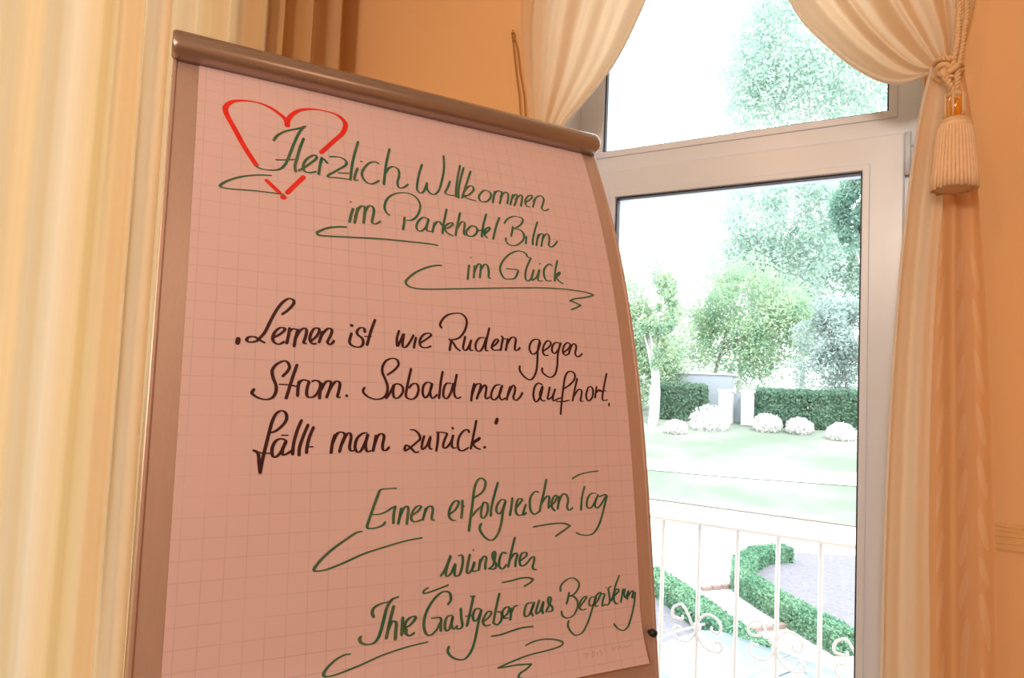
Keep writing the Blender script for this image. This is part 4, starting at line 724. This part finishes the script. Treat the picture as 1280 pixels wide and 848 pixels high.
def tree(label, px, py, rx, ry, Y, mat, n, size, clumps, seed, trunk=None, dens=1., bark='bark', tr=.25, name='tree', squash=1.):
    rnd = random.Random(seed); c = onY(px, py, Y); k = (onY(px + 100, py, Y) - c).length / 100.
    base = Vector((c.x if trunk is None else onY(trunk, py, Y).x, Y, 0)); base.z = gz(Y)
    t_ = empty(name, base, label, 'tree')
    cl = []
    for i in range(clumps):
        while True:
            x, y, z = rnd.uniform(-1, 1), rnd.uniform(-1, 1), rnd.uniform(-1, 1)
            if x * x + y * y + z * z < 1: break
        r = rnd.uniform(.14, .34)
        cl.append(((c.x + x * rx * k * .86, Y + y * rx * k * .35, c.z + z * ry * k * .86), rx * k * r, rx * k * r, ry * k * r * squash, 1. / clumps))
    V, F = leaves(cl, n, size, rnd=rnd)
    o = pym('foliage', V, F, mat, t_); o['kind'] = 'stuff'
    tp = Vector((lerp(base.x, c.x, .7), Y, c.z + ry * k * .2))
    MB().tube([base - ZZ * .3, base.lerp(tp, .35) + Vector((.1, 0, 0)), base.lerp(tp, .7), tp], [tr, tr * .8, tr * .5, tr * .2], 9).build('trunk', bark, t_, True)
    m = MB()
    for i in range(min(clumps, 9)):
        q = Vector(cl[i][0]); s0 = base.lerp(tp, rnd.uniform(.4, .85)); m.tube([s0, s0.lerp(q, .55) + Vector((0, 0, .3)), q], [tr * .3, tr * .2, tr * .08], 5)
    ob = m.build('branches', bark, t_, True); ob['kind'] = 'stuff'
    return t_
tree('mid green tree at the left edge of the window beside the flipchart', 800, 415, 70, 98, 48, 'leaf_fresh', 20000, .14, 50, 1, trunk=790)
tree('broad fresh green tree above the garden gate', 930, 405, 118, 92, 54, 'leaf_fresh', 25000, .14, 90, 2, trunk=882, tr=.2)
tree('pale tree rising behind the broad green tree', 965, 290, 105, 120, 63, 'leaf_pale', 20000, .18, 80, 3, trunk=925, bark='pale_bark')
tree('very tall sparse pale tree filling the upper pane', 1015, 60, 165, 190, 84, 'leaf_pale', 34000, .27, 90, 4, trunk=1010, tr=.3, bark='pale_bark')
tree('greyish tree standing against the right pane edge above the long hedge', 1045, 430, 72, 92, 48.5, 'leaf_blue', 13000, .13, 46, 5, trunk=1062, tr=.13)
tree('dark green conifer at the top right corner of the sash', 1082, 250, 52, 80, 56, 'leaf_dark', 17000, .14, 34, 6, trunk=1095, bark='pale_bark')
tree('slim pale trunked tree left of the low wall', 820, 420, 26, 46, 43, 'leaf_fresh', 5000, .12, 14, 7, trunk=820, bark='pale_bark', tr=.38)
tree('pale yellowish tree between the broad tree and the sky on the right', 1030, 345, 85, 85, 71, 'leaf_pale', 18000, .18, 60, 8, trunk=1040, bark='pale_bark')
# distant hedges, wall and gate posts
def blockhedge(name, label, path, w_, h, mat, n, size, seed, cat='hedge', lift=0.):
    rnd = random.Random(seed); V = []; F = []; V2 = []; F2 = []; tot = sum((path[i + 1] - path[i]).length for i in range(len(path) - 1))
    b0 = path[0]; root = empty(name, Vector((b0.x, b0.y, b0.z)), label, cat)
    core = MB()
    for i in range(len(path) - 1):
        a, b = path[i], path[i + 1]; L = (b - a).length; dr = (b - a).normalized(); nr = Vector((-dr.y, dr.x, 0)).normalized()
        core.obox((a + b) / 2 + ZZ * (h * .42), dr * (L * .5 - w_ * .1), nr * w_ * .36, ZZ * h * .40)
        for _ in range(int(n * L / tot)):
            t_ = rnd.uniform(-.02, 1.02); side = rnd.uniform(0, 2 * 1 + w_ / h)
            u_ = rnd.uniform(-1, 1); 
            if rnd.random() < .5: p = a.lerp(b, t_) + nr * (w_ * .5 * u_) + ZZ * (h * (1 + rnd.gauss(0, .04)) * (1 - .12 * u_ * u_))
            else: p = a.lerp(b, t_) + nr * (w_ * .5 * (1 if u_ > 0 else -1) * (1 + rnd.gauss(0, .05))) + ZZ * (h * rnd.random())
            q1 = Vector((rnd.gauss(0, 1), rnd.gauss(0, 1), rnd.gauss(0, 1))).normalized(); q2 = q1.cross(Vector((rnd.gauss(0, 1), rnd.gauss(0, 1), rnd.gauss(0, 1)))).normalized()
            s = size * rnd.uniform(.6, 1.3); k = len(V); V += [p - q1 * s, p + q2 * s * .6, p + q1 * s, p - q2 * s * .6]; F.append((k, k + 1, k + 2, k + 3))
    for (e, o_) in ((path[0], path[1]), (path[-1], path[-2])):
        dr = (e - o_).normalized(); nr = Vector((-dr.y, dr.x, 0)).normalized()
        for _ in range(int(n * w_ / tot * .8)):
            p = e + dr * abs(rnd.gauss(0, .05)) * w_ + nr * (w_ * .5 * rnd.uniform(-1, 1)) + ZZ * (h * rnd.random())
            q1 = Vector((rnd.gauss(0, 1), rnd.gauss(0, 1), rnd.gauss(0, 1))).normalized(); q2 = q1.cross(Vector((rnd.gauss(0, 1), rnd.gauss(0, 1), rnd.gauss(0, 1)))).normalized()
            s = size * rnd.uniform(.6, 1.3); k = len(V); V += [p - q1 * s, p + q2 * s * .6, p + q1 * s, p - q2 * s * .6]; F.append((k, k + 1, k + 2, k + 3))
    core.build('hedge_core', mat, root); o = pym('foliage', V, F, mat, root); o['kind'] = 'stuff'; return root
def gpt(x, Y): p = onY(x, 500, Y); return Vector((p.x, Y, gz(Y)))
YH = 46.
blockhedge('clipped_hedge', 'long dark hedge at the far end of the lawn, right of the gate posts', [gpt(948, YH), gpt(1010, YH), gpt(1090, YH + 1)], 1.4, 2.2, 'leaf_hedge', 9000, .12, 11)
blockhedge('clipped_hedge', 'short bluish hedge left of the gate posts beyond the lawn', [gpt(826, YH), gpt(880, YH)], 1.2, 2.3, 'leaf_hedge', 4000, .12, 12)
sw = empty('garden_wall', gpt(850, YH + 2), 'low slate blue garden wall behind the short hedge', 'wall')
p0, p1 = gpt(815, YH + 2), gpt(915, YH + 2); MB().box(p0.x, p1.x, YH + 2, YH + 2.3, p0.z, p0.z + 2.9).build('wall_panel', 'slate_wall', sw)
MB().box(p0.x - .1, p1.x + .1, YH + 1.9, YH + 2.4, p0.z + 2.9, p0.z + 3.0).build('coping', 'gate_plaster', sw)
for x, lab in ((908, 'left white gate post at the far hedge gap'), (936, 'right white gate post at the far hedge gap')):
    p = gpt(x, YH - .5); g_ = empty('gate_post', p, lab, 'post', 'gate posts in the far hedge')
    MB().box(p.x - .38, p.x + .38, YH - .9, YH - .1, p.z, p.z + 2.1).build('shaft', 'gate_plaster', g_)
    MB().box(p.x - .46, p.x + .46, YH - .98, YH - .02, p.z + 2.1, p.z + 2.25).build('cap', 'gate_plaster', g_)
gd = gpt(922, YH + .3); gt_ = empty('garden_gate', gd, 'dark gate between the two white posts', 'gate')
MB().box(gd.x - .55, gd.x + .55, YH + .2, YH + .3, gd.z, gd.z + 1.9).build('gate_panel', 'slate_wall', gt_)
for (x, Y, r_, sd, lab) in ((888, 43, 1.3, 1, 'white blossoming shrub left of the gate posts'), (846, 41, .7, 2, 'small white shrub in front of the short hedge'), (960, 44, .9, 3, 'white shrub right of the gate posts'), (1000, 44, .8, 4, 'pale low shrub before the long hedge'), (1052, 43, .8, 5, 'pale shrub below the long hedge at the pane edge')):
    p = gpt(x, Y); e_ = empty('flowering_shrub', p, lab, 'shrub', 'white shrubs before the far hedge')
    V, F = leaves([((p.x, Y, p.z + r_ * .45), r_, r_, r_ * .75, 1)], 1800, .09, rnd=random.Random(sd)); o = pym('foliage', V, F, 'blossom', e_); o['kind'] = 'stuff'
    MB().tube([p, p + ZZ * r_ * .6], .05, 6).build('stem', 'bark', e_)
# low box hedges round the beds
def gp(x, y, dz=0.): return onZ(x, y, GZ + dz) * 1.0
def base0(l, dz=.3): return [Vector((onZ(x, y, GZ + dz).x, onZ(x, y, GZ + dz).y, GZ)) for x, y in l]
blockhedge('box_hedge', 'low clipped box hedge bending around the grey bed on the right', base0([(982, 688), (950, 690), (930, 702), (929, 722), (958, 741), (1000, 765), (1058, 797)]), .50, .42, 'leaf_box', 12000, .035, 21)
blockhedge('box_hedge', 'low clipped box hedge left of the brick edged path', base0([(812, 716), (840, 735), (875, 760), (905, 783), (945, 812)]), .50, .42, 'leaf_box', 9000, .035, 22)
def poly(name, px, z, mat, label):
    P = [onZ(x, y, z) for x, y in px]; o = pym(name, P, [tuple(range(len(P)))], mat); tag(o, label, kind='structure'); return o
poly('gravel_bed', [(978, 690), (1110, 697), (1130, 800), (1062, 812), (1000, 778), (935, 728), (936, 706), (955, 694)], GZ + .03, 'bed_gravel', 'grey gravel bed inside the bent box hedge')
poly('gravel_bed', [(700, 720), (812, 730), (842, 750), (900, 795), (930, 850), (700, 850)], GZ + .03, 'bed_gravel', 'grey planted bed left of the left box hedge')
def bricks(name, label, pts, mat, bw=.24, bh=.09, bd=.12, z=GZ):
    P = [onZ(x, y, z) for x, y in pts]; root = empty(name, P[0], label, 'kerb'); proto = None; cnt = 0
    for i in range(len(P) - 1):
        a, b = P[i], P[i + 1]; L = (b - a).length; dr = (b - a).normalized(); nb = max(1, int(L / bw)); ang = math.atan2(dr.y, dr.x)
        for k in range(nb):
            c = a + dr * (L * (k + .5) / nb)
            if proto is None:
                hw = bw * .47
                proto = MB().box(-hw, hw, -bd / 2, bd / 2, 0, bh).build('brick', mat, None, bevel=.008); o = proto
            else:
                o = proto.copy(); COL.objects.link(o)
            o.parent = root; o.location = c - P[0] + Vector((0, 0, random.uniform(-.006, .006))); o.rotation_euler = (0, 0, ang + random.uniform(-.02, .02))
    return root
bricks('brick_kerb', 'row of brown bricks across the path by the bend of the right box hedge', [(876, 739), (926, 734)], 'kerb_brick')
bricks('brick_kerb', 'long pale brick edging between the path and the right box hedge', [(930, 733), (1034, 800)], 'pale_brick', .24, .16, .34)
bricks('brick_kerb', 'row of brown bricks across the path near the parked car', [(936, 791), (996, 783)], 'kerb_brick')
bricks('brick_kerb', 'brown brick face below the pale edging', [(926, 736), (1022, 802)], 'kerb_brick', .24, .10, .10)

# ---- parked car, its roof seen from above
hd = Vector((.37, .93, 0)).normalized(); sd_ = Vector((hd.y, -hd.x, 0)); cc = Vector((-1.85, 8.7, GZ))
car = empty('car', cc, 'pale blue car parked below the balcony at the bottom of the window', 'car')
def cp_(x, y, z): return cc + hd * x + sd_ * y + ZZ * z
def loft(stations, name, mat):
    P = []
    for (x, half, z0, z1, rnd_) in stations:
        ring_ = []
        for k in range(17):
            a = math.pi * k / 16; yy = -math.cos(a); zz = math.sin(a)
            yy = math.copysign(abs(yy) ** rnd_, yy); zz = zz ** rnd_
            ring_.append(cp_(x, half * yy, lerp(z0, z1, zz)))
        P.append(ring_)
    m = MB().grid(P); n_ = 17; m.f.append(tuple(range(n_))); b = (len(P) - 1) * n_; m.f.append(tuple(b + i for i in range(n_))[::-1])
    return fixn(m.build(name, mat, car, True))
loft([(-2.15, .70, .35, .70, .4), (-2.0, .84, .3, .88, .4), (-1.3, .88, .28, .95, .35), (0, .89, .25, .95, .3), (1.0, .88, .28, .92, .35), (1.8, .84, .3, .80, .4), (2.1, .68, .35, .62, .4)], 'body', 'car_paint')
loft([(-1.75, .62, .9, .93, .5), (-1.2, .66, .9, 1.34, .5), (-.5, .68, .9, 1.42, .5), (.2, .67, .9, 1.40, .5), (.95, .62, .9, .95, .5)], 'cabin_glass', 'car_glass')
loft([(-1.25, .60, 1.28, 1.36, .6), (-.6, .62, 1.32, 1.455, .6), (0, .62, 1.32, 1.45, .6), (.3, .60, 1.28, 1.38, .6)], 'roof', 'car_paint')
for x in (-1.35, 1.3):
    for y in (-.86, .86):
        MB().tube([cp_(x, y - .09, .31), cp_(x, y + .09, .31)], .31, 20).build('wheel', 'tyre', car, True)
        MB().tube([cp_(x, y - .1, .31), cp_(x, y + .1, .31)], .18, 14).build('hubcap', 'car_chrome', car, True)
for y in (-.60, .60): MB().tube([cp_(-1.1, y, 1.40), cp_(-.5, y, 1.47), (cp_(.1, y, 1.46))], .018, 6).build('roof_rail', 'car_chrome', car, True)
